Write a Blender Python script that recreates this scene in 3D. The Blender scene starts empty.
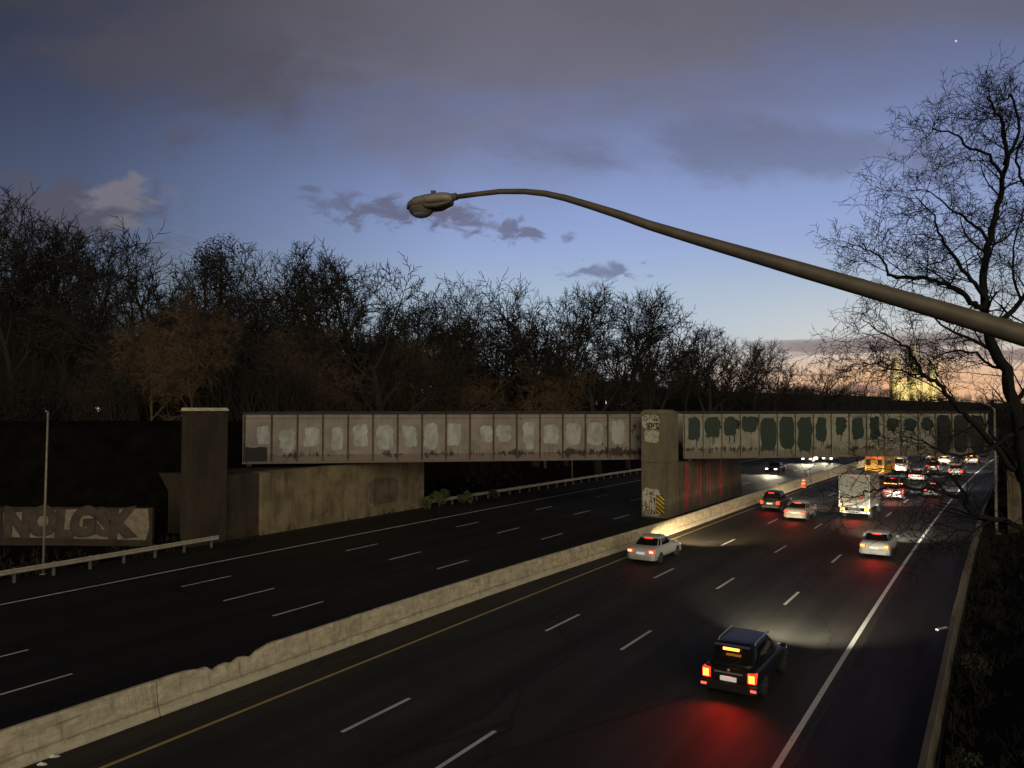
import bpy, math, random
from math import sin, cos, tan, atan2, radians as R, pi, sqrt, exp
from mathutils import Vector, Matrix

rng = random.Random(7)
S = bpy.context.scene
COL = S.collection
F, HZ, CH, PITCH = 769.0, 408.0, 9.4, R(1.79)

# ------------------------------------------------------------------ helpers
def sr(r, g, b):
    f = lambda c: (c/255/12.92) if c/255 <= .04045 else ((c/255+.055)/1.055)**2.4
    return (f(r), f(g), f(b), 1)

def ss(t):
    t = max(0., min(1., t)); return t*t*(3-2*t)

def lerp(a, b, t): return a+(b-a)*t

def ray(x, y, Y):
    """world point at depth Y seen at photograph pixel (used to read sizes off the photo)"""
    a, b = (x-512)/F, (384-y)/F
    dy, dz = cos(PITCH)-b*sin(PITCH), sin(PITCH)+b*cos(PITCH)
    k = Y/dy
    return Vector((a*k, Y, CH+dz*k))

class MB:
    def __init__(s): s.v = []; s.f = []; s.uv = None
    def add(s, vs, fs):
        n = len(s.v); s.v.extend([tuple(p) for p in vs]); s.f.extend([tuple(i+n for i in f) for f in fs]); return s
    def box(s, x0, x1, y0, y1, z0, z1, M=None):
        vs = [Vector(p) for p in ((x0,y0,z0),(x1,y0,z0),(x1,y1,z0),(x0,y1,z0),(x0,y0,z1),(x1,y0,z1),(x1,y1,z1),(x0,y1,z1))]
        if M: vs = [M @ p for p in vs]
        return s.add(vs, [(0,3,2,1),(4,5,6,7),(0,1,5,4),(1,2,6,5),(2,3,7,6),(3,0,4,7)])
    def loft(s, rings, cap=True, closed=True):
        n = len(rings[0]); vs = [p for r in rings for p in r]; fs = []
        for i in range(len(rings)-1):
            for j in range(n if closed else n-1):
                k = (j+1) % n
                fs.append((i*n+j, i*n+k, (i+1)*n+k, (i+1)*n+j))
        if cap:
            fs.append(tuple(range(n-1, -1, -1))); b = (len(rings)-1)*n; fs.append(tuple(b+j for j in range(n)))
        return s.add(vs, fs)
    def tube(s, pts, rad, n=6, cap=False):
        pts = [Vector(p) for p in pts]; rings = []; up = None
        for i, p in enumerate(pts):
            t = (pts[min(i+1, len(pts)-1)]-pts[max(i-1, 0)])
            if t.length < 1e-9: t = Vector((0,0,1))
            t.normalize()
            if up is None:
                a = Vector((0,0,1)) if abs(t.z) < .9 else Vector((1,0,0))
                up = t.cross(a).normalized()
            else:
                up = (up-t*up.dot(t))
                if up.length < 1e-6: up = t.orthogonal()
                up.normalize()
            w = t.cross(up); r = rad[i] if isinstance(rad, (list, tuple)) else rad
            rings.append([p+(up*cos(2*pi*k/n)+w*sin(2*pi*k/n))*r for k in range(n)])
        return s.loft(rings, cap)
    def lathe(s, prof, n=16, M=None):
        """prof: list of (r, z)"""
        rings = []
        for r, z in prof:
            ring = [Vector((r*cos(2*pi*k/n), r*sin(2*pi*k/n), z)) for k in range(n)]
            rings.append([M @ p for p in ring] if M else ring)
        return s.loft(rings, True)
    def sheet(s, poly, th, M=None):
        """poly (x,z) in the plane y=0 facing -y, thickness th"""
        n = len(poly)
        vs = [Vector((x, -th, z)) for x, z in poly]+[Vector((x, 0, z)) for x, z in poly]
        if M: vs = [M @ p for p in vs]
        fs = [tuple(range(n)), tuple(range(2*n-1, n-1, -1))]+[(j, j+n, (j+1) % n+n, (j+1) % n) for j in range(n)]
        return s.add(vs, fs)
    def build(s, name, mat, parent=None, smooth=False):
        me = bpy.data.meshes.new(name); me.from_pydata(s.v, [], s.f)
        if s.uv is not None:
            l = me.uv_layers.new(name='UVMap')
            for lp in me.loops: l.data[lp.index].uv = s.uv[lp.vertex_index]
        if smooth: me.polygons.foreach_set('use_smooth', [True]*len(me.polygons))
        me.update(); me.validate()
        if mat: me.materials.append(mat)
        o = bpy.data.objects.new(name, me); COL.objects.link(o)
        if parent: o.parent = parent
        return o

def tag(o, label=None, cat=None, group=None, kind=None):
    if label: o['label'] = label
    if cat: o['category'] = cat
    if group: o['group'] = group
    if kind: o['kind'] = kind
    return o

def empty(name, loc=(0,0,0), rz=0, **k):
    o = bpy.data.objects.new(name, None); COL.objects.link(o)
    o.location = loc; o.rotation_euler = (0, 0, rz); o.empty_display_size = .3
    return tag(o, **k)

def copy_tree(o, parent=None):
    c = o.copy(); COL.objects.link(c)
    if parent: c.parent = parent
    for ch in list(o.children): copy_tree(ch, c)
    return c

def fixnormals(o):
    import bmesh
    bm = bmesh.new(); bm.from_mesh(o.data); bmesh.ops.recalc_face_normals(bm, faces=bm.faces); bm.to_mesh(o.data); bm.free(); return o

def bevel(o, w=.02, seg=2):
    m = o.modifiers.new('bevel', 'BEVEL'); m.width = w; m.segments = seg; m.limit_method = 'ANGLE'; return o

# ------------------------------------------------------------------ node helper
class NT:
    def __init__(s, tree): s.t = tree; s.n = tree.nodes; s.l = tree.links
    def new(s, typ, **k):
        n = s.n.new(typ)
        for a, b in k.items(): setattr(n, a, b)
        return n
    def put(s, sock, v):
        if hasattr(v, 'is_output') or isinstance(v, bpy.types.NodeSocket): s.l.new(v, sock)
        else: sock.default_value = v
    def m(s, op, a, b=None, c=None, clamp=False):
        n = s.new('ShaderNodeMath', operation=op, use_clamp=clamp)
        s.put(n.inputs[0], a)
        if b is not None: s.put(n.inputs[1], b)
        if c is not None: s.put(n.inputs[2], c)
        return n.outputs[0]
    def step(s, v, a, b):
        """smoothstep of v from a (0) to b (1)"""
        n = s.new('ShaderNodeMapRange', interpolation_type='SMOOTHSTEP')
        s.put(n.inputs[0], v); s.put(n.inputs[1], a); s.put(n.inputs[2], b); return n.outputs[0]
    def mix(s, f, a, b, mode='MIX'):
        n = s.new('ShaderNodeMix', data_type='RGBA', blend_type=mode)
        s.put(n.inputs[0], f); s.put(n.inputs[6], a); s.put(n.inputs[7], b); return n.outputs[2]
    def noise(s, vec, scale, detail=4, rough=.55, dist=0):
        n = s.new('ShaderNodeTexNoise'); s.put(n.inputs['Vector'], vec)
        n.inputs['Scale'].default_value = scale; n.inputs['Detail'].default_value = detail
        n.inputs['Roughness'].default_value = rough; n.inputs['Distortion'].default_value = dist
        return n.outputs[0]
    def vec(s, x, y, z):
        n = s.new('ShaderNodeCombineXYZ'); s.put(n.inputs[0], x); s.put(n.inputs[1], y); s.put(n.inputs[2], z); return n.outputs[0]
    def sep(s, v):
        n = s.new('ShaderNodeSeparateXYZ'); s.put(n.inputs[0], v); return n.outputs
    def scale(s, v, x, y, z):
        n = s.new('ShaderNodeMapping'); s.put(n.inputs[0], v); n.inputs['Scale'].default_value = (x, y, z); return n.outputs[0]
    def ramp(s, v, stops, interp='LINEAR'):
        n = s.new('ShaderNodeValToRGB'); s.put(n.inputs[0], v); cr = n.color_ramp; cr.interpolation = interp
        while len(cr.elements) > 1: cr.elements.remove(cr.elements[-1])
        cr.elements[0].position = stops[0][0]; cr.elements[0].color = stops[0][1]
        for p, c in stops[1:]:
            e = cr.elements.new(p); e.color = c
        return n.outputs[0]

def newmat(name):
    m = bpy.data.materials.new(name); m.use_nodes = True
    nt = NT(m.node_tree); b = m.node_tree.nodes['Principled BSDF']
    return m, nt, b

def c4(c): return tuple(c)+(1,) if len(c) == 3 else c

def simple(name, col, rough=.6, metal=0, var=.25, scale=6, bump=0, spec=.5):
    m, nt, b = newmat(name)
    co = nt.new('ShaderNodeTexCoord').outputs['Object']
    n = nt.noise(co, scale, 5, .6)
    lo = tuple(x*(1-var) for x in col[:3])+(1,); hi = tuple(min(1, x*(1+var)) for x in col[:3])+(1,)
    nt.put(b.inputs['Base Color'], nt.ramp(n, [(.3, lo), (.7, hi)]))
    b.inputs['Roughness'].default_value = rough; b.inputs['Metallic'].default_value = metal
    b.inputs['Specular IOR Level'].default_value = spec
    if bump:
        bp = nt.new('ShaderNodeBump'); bp.inputs['Strength'].default_value = bump; bp.inputs['Distance'].default_value = .02
        nt.put(bp.inputs['Height'], nt.noise(co, scale*6, 5, .7)); nt.put(b.inputs['Normal'], bp.outputs[0])
    return m

def emit(name, col, strength):
    m, nt, b = newmat(name)
    b.inputs['Base Color'].default_value = c4(tuple(x*.5 for x in col[:3]))
    b.inputs['Emission Color'].default_value = c4(col); b.inputs['Emission Strength'].default_value = strength
    return m

def concrete(name, a, bcol, streak=(.05,.04,.03), amount=.7, vscale=1.0):
    m, nt, b = newmat(name)
    co = nt.new('ShaderNodeTexCoord').outputs['Object']
    big = nt.noise(co, .5, 6, .6); fine = nt.noise(co, 7, 6, .7)
    blot = nt.noise(nt.scale(co, 1, 1, .7), .9, 7, .68, .4)
    st = nt.noise(nt.scale(co, 1.3, 1.3, .11*vscale), 1.1, 7, .72, .25)
    st2 = nt.noise(nt.scale(co, 4, 4, .22), 1.1, 5, .7, .3)
    c = nt.mix(nt.step(big, .35, .68), c4(a), c4(bcol))
    c = nt.mix(nt.m('MULTIPLY', nt.step(blot, .48, .66), amount*.6), c, c4(tuple(v*.45 for v in bcol)))
    c = nt.mix(nt.m('MULTIPLY', nt.step(st, .47, .74), amount*.85), c, c4(streak))
    c = nt.mix(nt.m('MULTIPLY', nt.step(st2, .56, .8), amount*.4), c, c4(streak))
    c = nt.mix(nt.m('MULTIPLY', nt.step(fine, .3, .7), .5), c, (.5,.5,.5,1), 'OVERLAY')
    nt.put(b.inputs['Base Color'], c); b.inputs['Roughness'].default_value = .9
    bp = nt.new('ShaderNodeBump'); bp.inputs['Strength'].default_value = .35; bp.inputs['Distance'].default_value = .03
    nt.put(bp.inputs['Height'], nt.noise(co, 14, 6, .7)); nt.put(b.inputs['Normal'], bp.outputs[0])
    return m

def steel(name, paint, paint2, rust, rtop, tgain):
    """old paint with a rusty lower edge and runs; local z = 0 at the girder's foot"""
    m, nt, b = newmat(name)
    co = nt.new('ShaderNodeTexCoord').outputs['Object']
    x, y, z = nt.sep(co)
    big = nt.noise(co, .7, 5, .6); fine = nt.noise(co, 5, 6, .7)
    run = nt.noise(nt.scale(co, 3, 3, .25), 1.6, 5, .7)
    c = nt.mix(nt.step(big, .35, .65), c4(paint), c4(paint2))
    c = nt.mix(nt.m('MULTIPLY', nt.step(run, .52, .72), .35), c, c4(rust))
    rag = nt.noise(nt.scale(co, 1, 1, .35), 4.5, 6, .75); wide = nt.noise(nt.scale(co, 1, 1, .5), .9, 4, .6)
    fx = nt.m('MULTIPLY', nt.step(x, 14, 33), tgain)
    c = nt.mix(nt.m('MULTIPLY', nt.step(z, .78, .62), .7), c, c4(tuple(v*1.7+.05 for v in rust)))
    off = nt.m('ADD', nt.m('MULTIPLY', nt.m('SUBTRACT', rag, .5), 1.9), nt.m('MULTIPLY', nt.m('SUBTRACT', wide, .5), 1.6))
    rim = nt.m('ABSOLUTE', nt.m('SUBTRACT', z, rtop))
    foot = nt.step(nt.m('ADD', nt.m('SUBTRACT', rim, off), nt.m('MULTIPLY', fx, -.35)), .05, -.12)
    c = nt.mix(nt.m('MULTIPLY', foot, .92), c, c4(tuple(v*.3 for v in rust)))
    drip = nt.noise(nt.scale(co, 5, 5, .12), 1.2, 5, .7)
    dm = nt.m('MULTIPLY', nt.step(drip, .58, .66), nt.step(z, rtop+1.5, rtop))
    c = nt.mix(nt.m('MULTIPLY', dm, .8), c, c4(tuple(v*.4 for v in rust)))
    spots = nt.step(nt.m('ADD', nt.noise(nt.scale(co, 1, 1, .5), 1.3, 7, .7), nt.m('MULTIPLY', fx, .10)), .66, .70)
    c = nt.mix(nt.m('MULTIPLY', spots, .85), c, c4(tuple(v*.3 for v in rust)))
    c = nt.mix(nt.m('MULTIPLY', nt.step(nt.m('ABSOLUTE', nt.m('SUBTRACT', z, 3.72)), .05, .02), .5), c, c4(rust))
    c = nt.mix(nt.m('MULTIPLY', nt.step(fine, .35, .7), .35), c, (.42,.42,.42,1), 'OVERLAY')
    nt.put(b.inputs['Base Color'], c); b.inputs['Roughness'].default_value = .75
    return m

# ------------------------------------------------------------------ the road's own coordinates
K = R(.025)
def head(s): return R(32.1)+K*max(-60, min(s, 400))
_tab = {}
_x, _y = 6.7, 20.1
for i in range(0, 3200):
    _tab[i] = (_x, _y); t = head(i*.5+.25); _x += .5*sin(t); _y += .5*cos(t)
_x, _y = 6.7, 20.1
for i in range(0, -1400, -1):
    _tab[i] = (_x, _y); t = head(i*.5-.25); _x -= .5*sin(t); _y -= .5*cos(t)
def P(s, d, z=0.):
    i = math.floor(s*2); fr = s*2-i
    a, b = _tab[i], _tab[i+1]; t = head(s)
    return Vector((lerp(a[0], b[0], fr)+d*cos(t), lerp(a[1], b[1], fr)-d*sin(t), z))
def s_at_px(x, d, lo=-40, hi=220):
    """s where the line at offset d meets photo column x"""
    k = (x-512)/F
    for _ in range(60):
        mid = (lo+hi)/2; p = P(mid, d)
        if p.y < 1 or p.x/p.y < k: lo = mid
        else: hi = mid
    return lo
def hgt(s, d):
    if d < -41.5:
        t = -d-41.5-16*ss((24-s)/8); far = lerp(1, .55, ss((s-95)/90))
        z = 1.2*ss(t/5)+(4.0*ss((t-4)/14)+19*far*ss((t-26)/75)+14*ss((t-110)/250))
        return z
    if d > 4.4:
        t = d-4.4
        return 3.2*ss(t/9)+(3+5*ss(s/40))*ss((t-9)/30)*ss((s+15)/25)+18*ss((t-60)/250)
    return 0.
def on_ground(s, d): p = P(s, d); p.z = hgt(s, d); return p

# ------------------------------------------------------------------ materials
def asphalt(name, dark, light):
    m, nt, b = newmat(name)
    uv = nt.new('ShaderNodeUVMap').outputs[0]; co = nt.new('ShaderNodeTexCoord').outputs['Object']
    lanes = nt.noise(nt.scale(uv, 1, .012, 1), .9, 4, .6)
    blot = nt.noise(co, .18, 6, .6); grain = nt.noise(co, 28, 4, .8); pat = nt.noise(nt.scale(uv, 1, .1, 1), .5, 5, .6)
    c = nt.mix(nt.step(lanes, .35, .65), c4(dark), c4(light))
    c = nt.mix(nt.m('MULTIPLY', nt.step(blot, .4, .7), .45), c, c4(tuple(v*.55 for v in dark)))
    c = nt.mix(nt.m('MULTIPLY', nt.step(grain, .5, .75), .5), c, c4(tuple(v*1.9 for v in light)))
    ux, uy, uz = nt.sep(uv)
    wave = nt.m('COSINE', nt.m('MULTIPLY', nt.m('ADD', ux, 1.865), 2*pi/3.73))
    c = nt.mix(nt.m('MULTIPLY', nt.step(wave, .2, 1), .45), c, c4(tuple(v*.55 for v in dark)))
    vo = nt.new('ShaderNodeTexVoronoi'); vo.feature = 'DISTANCE_TO_EDGE'; vo.inputs['Scale'].default_value = 1
    wv = nt.vec(nt.m('ADD', nt.m('MULTIPLY', ux, .16), nt.m('MULTIPLY', blot, .35)), nt.m('ADD', nt.m('MULTIPLY', uy, .055), nt.m('MULTIPLY', blot, .25)), 0)
    nt.put(vo.inputs['Vector'], wv)
    c = nt.mix(nt.m('MULTIPLY', nt.step(vo.outputs[0], .011, .004), .6), c, c4(tuple(v*.35 for v in dark)))
    nt.put(b.inputs['Base Color'], c)
    r = nt.new('ShaderNodeMapRange'); nt.put(r.inputs[0], pat); r.inputs[1].default_value = .3; r.inputs[2].default_value = .7
    r.inputs[3].default_value = .6; r.inputs[4].default_value = .85
    nt.put(b.inputs['Roughness'], r.outputs[0]); b.inputs['Specular IOR Level'].default_value = .22
    bp = nt.new('ShaderNodeBump'); bp.inputs['Strength'].default_value = .5; bp.inputs['Distance'].default_value = .012
    nt.put(bp.inputs['Height'], nt.noise(co, 60, 3, .8)); nt.put(b.inputs['Normal'], bp.outputs[0])
    return m
M = {}
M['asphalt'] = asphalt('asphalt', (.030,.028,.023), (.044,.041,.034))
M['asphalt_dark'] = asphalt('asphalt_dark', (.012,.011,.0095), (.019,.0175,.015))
def worn(name, col, under=(.03,.028,.025)):
    m, nt, b = newmat(name)
    co = nt.new('ShaderNodeTexCoord').outputs['Object']
    n = nt.noise(co, 5, 6, .75); n2 = nt.noise(co, .35, 3, .5)
    c = nt.mix(nt.m('MULTIPLY', nt.step(n, .55, .72), .75), c4(col), c4(under))
    c = nt.mix(nt.m('MULTIPLY', nt.step(n2, .45, .7), .4), c, c4(tuple(v*.5 for v in col)))
    nt.put(b.inputs['Base Color'], c); b.inputs['Roughness'].default_value = .6; return m
M['white_line'] = worn('white_line', (.75,.73,.68))
M['yellow_line'] = worn('yellow_line', (.52,.38,.13))
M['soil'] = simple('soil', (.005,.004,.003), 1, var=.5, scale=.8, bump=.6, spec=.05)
def barrier_mat():
    m, nt, b = newmat('barrier_concrete')
    co = nt.new('ShaderNodeTexCoord').outputs['Object']; x, y, z = nt.sep(co)
    big = nt.noise(co, .45, 6, .65); blot = nt.noise(nt.scale(co, 1, 1, 2.2), 1.7, 7, .7); fine = nt.noise(co, 11, 6, .75)
    st = nt.noise(nt.scale(co, 2.6, 2.6, .12), 1.6, 6, .7); st2 = nt.noise(nt.scale(co, 5, 5, .2), 1.9, 5, .7)
    c = nt.mix(nt.step(blot, .34, .66), (.43,.375,.26,1), (.68,.61,.445,1))
    c = nt.mix(nt.m('MULTIPLY', nt.step(st, .5, .72), .7), c, (.17,.14,.09,1))
    c = nt.mix(nt.m('MULTIPLY', nt.step(st2, .6, .74), .65), c, (.72,.68,.54,1))
    c = nt.mix(nt.m('MULTIPLY', nt.step(big, .5, .72), .55), c, (.20,.17,.115,1))
    scuff = nt.noise(nt.scale(co, .35, .35, 7), 1.4, 4, .6)
    c = nt.mix(nt.m('MULTIPLY', nt.step(scuff, .6, .7), .6), c, (.14,.12,.085,1))
    kink = nt.step(nt.m('ABSOLUTE', nt.m('SUBTRACT', z, nt.m('ADD', .3, nt.m('MULTIPLY', nt.m('SUBTRACT', blot, .5), .12)))), .05, .01)
    c = nt.mix(nt.m('MULTIPLY', kink, .45), c, (.12,.10,.07,1))  # shade in the profile's crease, painted as a darker line
    foot = nt.step(nt.m('ADD', z, nt.m('MULTIPLY', nt.m('SUBTRACT', blot, .5), .35)), .26, .06)
    c = nt.mix(nt.m('MULTIPLY', foot, .6), c, (.62,.57,.44,1))  # paler toe: the ledge's highlight is painted in
    c = nt.mix(nt.m('MULTIPLY', nt.step(fine, .35, .7), .55), c, (.4,.4,.4,1), 'OVERLAY')
    nt.put(b.inputs['Base Color'], c); b.inputs['Roughness'].default_value = .9
    bp = nt.new('ShaderNodeBump'); bp.inputs['Strength'].default_value = .5; bp.inputs['Distance'].default_value = .03
    nt.put(bp.inputs['Height'], nt.noise(co, 9, 7, .75)); nt.put(b.inputs['Normal'], bp.outputs[0])
    return m
M['barrier'] = barrier_mat()
M['tower'] = concrete('shade_dark_concrete', (.046,.034,.021), (.028,.021,.014), (.012,.01,.008), .85)  # weaker light on the left is painted in as darker concrete
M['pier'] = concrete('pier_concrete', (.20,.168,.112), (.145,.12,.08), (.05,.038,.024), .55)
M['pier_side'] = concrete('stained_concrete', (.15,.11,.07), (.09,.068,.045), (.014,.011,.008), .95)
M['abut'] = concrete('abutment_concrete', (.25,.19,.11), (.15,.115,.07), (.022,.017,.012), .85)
M['steel_a'] = steel('old_pink_paint', (.265,.232,.208), (.195,.17,.15), (.05,.027,.018), .66, 1.)
M['steel_b'] = steel('old_grey_green_paint', (.30,.29,.235), (.20,.195,.155), (.045,.027,.015), .82, .3)
M['stiff_a'] = simple('shaded_stiffener', (.085,.06,.046), .85, var=.6, scale=2)  # dark shade lines along the left stiffeners are put into their colour
M['stiff_b'] = simple('pale_stiffener', (.23,.225,.175), .8, var=.45, scale=2)
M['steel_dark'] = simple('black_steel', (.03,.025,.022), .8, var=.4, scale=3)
def patch_mat():
    m, nt, b = newmat('pale_blue_patch')
    co = nt.new('ShaderNodeTexCoord').outputs['Object']
    n = nt.noise(nt.scale(co, 1, 1, .6), 1.1, 6, .65); r = nt.noise(nt.scale(co, 4, 4, .3), 1.5, 4, .6)
    c = nt.ramp(n, [(.3,(.215,.205,.185,1)),(.5,(.34,.35,.335,1)),(.68,(.45,.48,.465,1))])
    nt.put(b.inputs['Base Color'], nt.mix(nt.m('MULTIPLY', nt.step(r, .55, .75), .5), c, (.15,.125,.105,1))); b.inputs['Roughness'].default_value = .75
    return m
M['patch_a'] = patch_mat()
M['patch_b'] = simple('dark_green_patch', (.005,.021,.012), .6, var=.3, scale=2)
M['patch_k'] = simple('black_patch', (.007,.008,.007), .7, var=.3, scale=2)
M['graf_w'] = simple('whitewash', (.50,.46,.36), .8, var=.35, scale=5)
M['graf_d'] = simple('dull_whitewash', (.20,.165,.12), .85, var=.4, scale=2)
M['graf_k'] = simple('spray_black', (.03,.028,.025), .7)
M['graf_p'] = simple('spray_dull_pink', (.062,.044,.036), .85, var=.35, scale=1.5)
M['red_streak'] = simple('red_paint_run', (.36,.06,.05), .5, var=.6, scale=3)
M['sign_y'] = simple('sign_yellow', (.6,.40,.04), .5, var=.15)
M['galv'] = simple('galvanised_steel', (.42,.38,.30), .5, .3, var=.2, scale=4)
M['galv_dull'] = simple('dull_galvanised_steel', (.24,.21,.17), .6, .2, var=.25, scale=4)
M['post'] = simple('weathered_post', (.12,.10,.08), .8)
M['bark'] = simple('bark', (.015,.012,.0095), .95, var=.35, scale=3)
M['twig'] = simple('twigs', (.013,.010,.0075), .95, var=.3, scale=1)
M['twig_tan'] = simple('tan_twigs', (.10,.066,.038), .95, var=.35, scale=1)
M['brush_dark'] = simple('dark_brush', (.0105,.008,.006), .95, var=.5, scale=.15)
M['bark_black'] = simple('silhouette_bark', (.004,.0036,.0032), .95, var=.3, scale=3)  # backlit silhouette put into the colour: bark darkened to near black
M['leaf_dark'] = simple('dark_needles', (.008,.009,.006), .9, var=.4, scale=1)
M['leaf_green'] = simple('shrub_leaves', (.07,.10,.035), .7, var=.5, scale=3)
M['leaf_dull'] = simple('dull_leaves', (.035,.04,.018), .8, var=.5, scale=3)
M['leaf_tan'] = simple('dry_leaves', (.15,.09,.045), .9, var=.4, scale=3)
M['black'] = simple('black_plastic', (.015,.015,.015), .5)
M['tyre'] = simple('rubber', (.02,.02,.02), .85)
M['rim'] = simple('alloy', (.35,.35,.35), .35, .7)
M['chrome'] = simple('bright_trim', (.55,.55,.53), .3, .6)
M['white_plate'] = simple('plate', (.75,.75,.72), .5, var=.1)
def glassy(name, col, rough=.08):
    m, nt, b = newmat(name); b.inputs['Base Color'].default_value = c4(col); b.inputs['Roughness'].default_value = rough
    b.inputs['Specular IOR Level'].default_value = .7; return m
M['car_glass'] = glassy('tinted_glass', (.01,.011,.012))
def paint(name, col, rough=.3):
    m, nt, b = newmat(name)
    co = nt.new('ShaderNodeTexCoord').outputs['Object']
    n = nt.noise(co, 2.5, 5, .6); x, y, z = nt.sep(co)
    dirt = nt.m('MULTIPLY', nt.step(nt.m('ADD', z, nt.m('MULTIPLY', n, .5)), .95, .35), .55)
    nt.put(b.inputs['Base Color'], nt.mix(dirt, c4(col), (.06,.055,.045,1)))
    b.inputs['Roughness'].default_value = rough; b.inputs['Specular IOR Level'].default_value = .3; b.inputs['Coat Weight'].default_value = .15; b.inputs['Coat Roughness'].default_value = .2
    return m
M['white'] = paint('white_paint', (.5,.5,.48)); M['silver'] = paint('silver_paint', (.33,.33,.32)); M['darkcar'] = paint('dark_car_paint', (.012,.011,.012), .45)
M['maroon'] = paint('dark_red_paint', (.07,.02,.02)); M['grey'] = paint('grey_paint', (.14,.14,.15)); M['bus'] = paint('bus_yellow', (.75,.38,.03), .45)
M['truckbox'] = simple('truck_box_white', (.46,.45,.40), .5, var=.12, scale=1.2)
M['orange'] = simple('traffic_orange', (.7,.14,.05), .5, var=.2)
M['tail'] = emit('tail_lamp', (1,.04,.015), 1.6); M['brake'] = emit('brake_lamp', (1,.36,.045), 4)
M['tail_y'] = emit('rear_lamp_amber', (1,.45,.2), 2.5)
M['refl'] = emit('glowing_reflector', (1,.12,.09), 1.6)  # bumper reflectors given a glow of their own, no lamp there
M['head'] = emit('head_lamp', (1,.95,.85), 14); M['head_w'] = emit('head_lamp_warm', (1,.82,.6), 10)
M['plate_lit'] = emit('lit_plate', (1,.96,.85), .35)
M['lampglow'] = emit('lit_globe', (1,.86,.55), 3); M['window_lit'] = emit('lit_window', (1,.84,.6), 3)
M['marble'] = simple('pale_stone', (.72,.70,.6), .6, var=.1, scale=.05)
M['house'] = simple('house_wall', (.10,.085,.07), .9); M['roofing'] = simple('house_roof', (.03,.028,.026), .9)

# ------------------------------------------------------------------ ground, roads, markings
ds = [-1200,-800,-520,-360,-260,-200,-160,-130,-112,-98,-86,-76,-68,-62,-57,-53,-50,-47.5,-45.5,-44,-42.6,-41.6,-41,-30,-17,-5,3.9,4.4,5.2,6.2,7.5,9,11,13.5,17,22,28,36,48,64,90,130,200,320,520,800,1200]
sv = [-300,-220,-160,-120,-90,-70]+list(range(-56, 240, 5))+[250,265,285,310,340,380,430,500,600,720,880,1080,1300]
g = MB(); n = len(ds)
for s in sv:
    for d in ds:
        p = P(s, d); z = hgt(s, d)
        if z > .3: z += rng.uniform(-.18, .18)*min(1, z/2)
        g.v.append((p.x, p.y, z-.07))
for i in range(len(sv)-1):
    for j in range(n-1):
        a = i*n+j; g.f.append((a, a+1, a+1+n, a+n))
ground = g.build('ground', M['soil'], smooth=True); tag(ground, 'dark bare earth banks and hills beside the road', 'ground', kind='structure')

def strip(mb, s0, s1, d0, d1, z, step=3., dfun=None):
    k = max(1, int(math.ceil((s1-s0)/step))); base = len(mb.v)
    for i in range(k+1):
        s = lerp(s0, s1, i/k); o = dfun(s) if dfun else 0
        mb.v.append(tuple(P(s, d0+o, z))); mb.v.append(tuple(P(s, d1+o, z)))
        if mb.uv is not None: mb.uv += [(d0+o, s), (d1+o, s)]
    for i in range(k):
        a = base+2*i; mb.f.append((a, a+1, a+3, a+2))
    return mb
def road(name, d0, d1, mat, label):
    mb = MB(); mb.uv = []
    strip(mb, -60, 420, d0, d1, 0, 4)
    return tag(mb.build(name, mat), label, 'road', kind='structure')
road('carriageway_outbound', -16.9, .4, M['asphalt'], 'four lane asphalt road crowded with cars driving away')
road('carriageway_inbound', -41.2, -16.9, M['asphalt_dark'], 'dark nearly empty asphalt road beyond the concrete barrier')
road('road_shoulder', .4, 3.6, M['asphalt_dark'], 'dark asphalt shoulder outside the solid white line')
w = MB()
strip(w, -50, 400, -.085, .085, .006)
strip(w, -50, 400, -35.5, -35.33, .006)
A0 = s_at_px(344, -11.2)
for d, s0 in ((-11.2, A0), (-7.47, s_at_px(623, -7.47)-12.2), (-3.73, s_at_px(785, -3.73)-2*12.2)):
    for k in range(-3, 26):
        q = s0+k*11.9; strip(w, q, q+3.05, d-.07, d+.07, .006)
for d, px in ((-22.8, 275), (-27.0, 226), (-31.4, 184)):
    s0 = s_at_px(px, d)
    for k in range(-4, 26):
        q = s0+k*11.9; strip(w, q, q+3.05, d-.065, d+.065, .006)
tag(w.build('lane_markings', M['white_line']), 'white painted lane dashes and edge lines on the asphalt', 'markings', kind='structure')
yl = MB(); strip(yl, -50, 400, -15.0, -14.86, .006)
tag(yl.build('yellow_edge_line', M['yellow_line']), 'solid yellow edge line along the concrete barrier', 'markings', kind='structure')

# ------------------------------------------------------------------ concrete median barrier: 6.1 m cast pieces
def dbar(s): return lerp(-17.02, -16.0, ss((s-6)/34))
bar = empty('median_barrier', P(0, dbar(0)), label='long concrete median barrier with a broken top edge between the two roads', cat='barrier')
prof = [(.31,0),(.31,.075),(.20,.30),(.095,.98),(.06,1.03),(-.06,1.03),(-.095,.98),(-.20,.30),(-.31,.075),(-.31,0)]
rb = random.Random(3)
inv0 = Matrix.Translation(-Vector(P(0, dbar(0))))
for k in range(-6, 40):
    s0, s1 = k*6.1+.012, (k+1)*6.1-.012; rings = []
    if k in (-2, -1, 0, 1): s1 -= .03 if k == -2 else .015
    N = 24 if -3 <= k <= 3 else 6
    for i in range(N+1):
        s = lerp(s0, s1, i/N); d = dbar(s); ring = []
        cut = 0
        if -5.2 < s < -1.9:
            cut = .26*ss((s+5.2)/1.3)*ss((-1.95-s)/.28)*(.72+.28*sin(s*9)+rb.uniform(-.12,.12))
        for (a, z) in prof:
            zz = z-cut*(z/1.03 if z > .9 else 0)
            if z > .9: zz += rb.uniform(-.006,.006)
            aa = a+rb.uniform(-.006,.006)
            ring.append(inv0 @ P(s, d+aa, zz))
        rings.append(ring)
    o = MB().loft(rings).build('barrier_segment', M['barrier'], bar)

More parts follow.
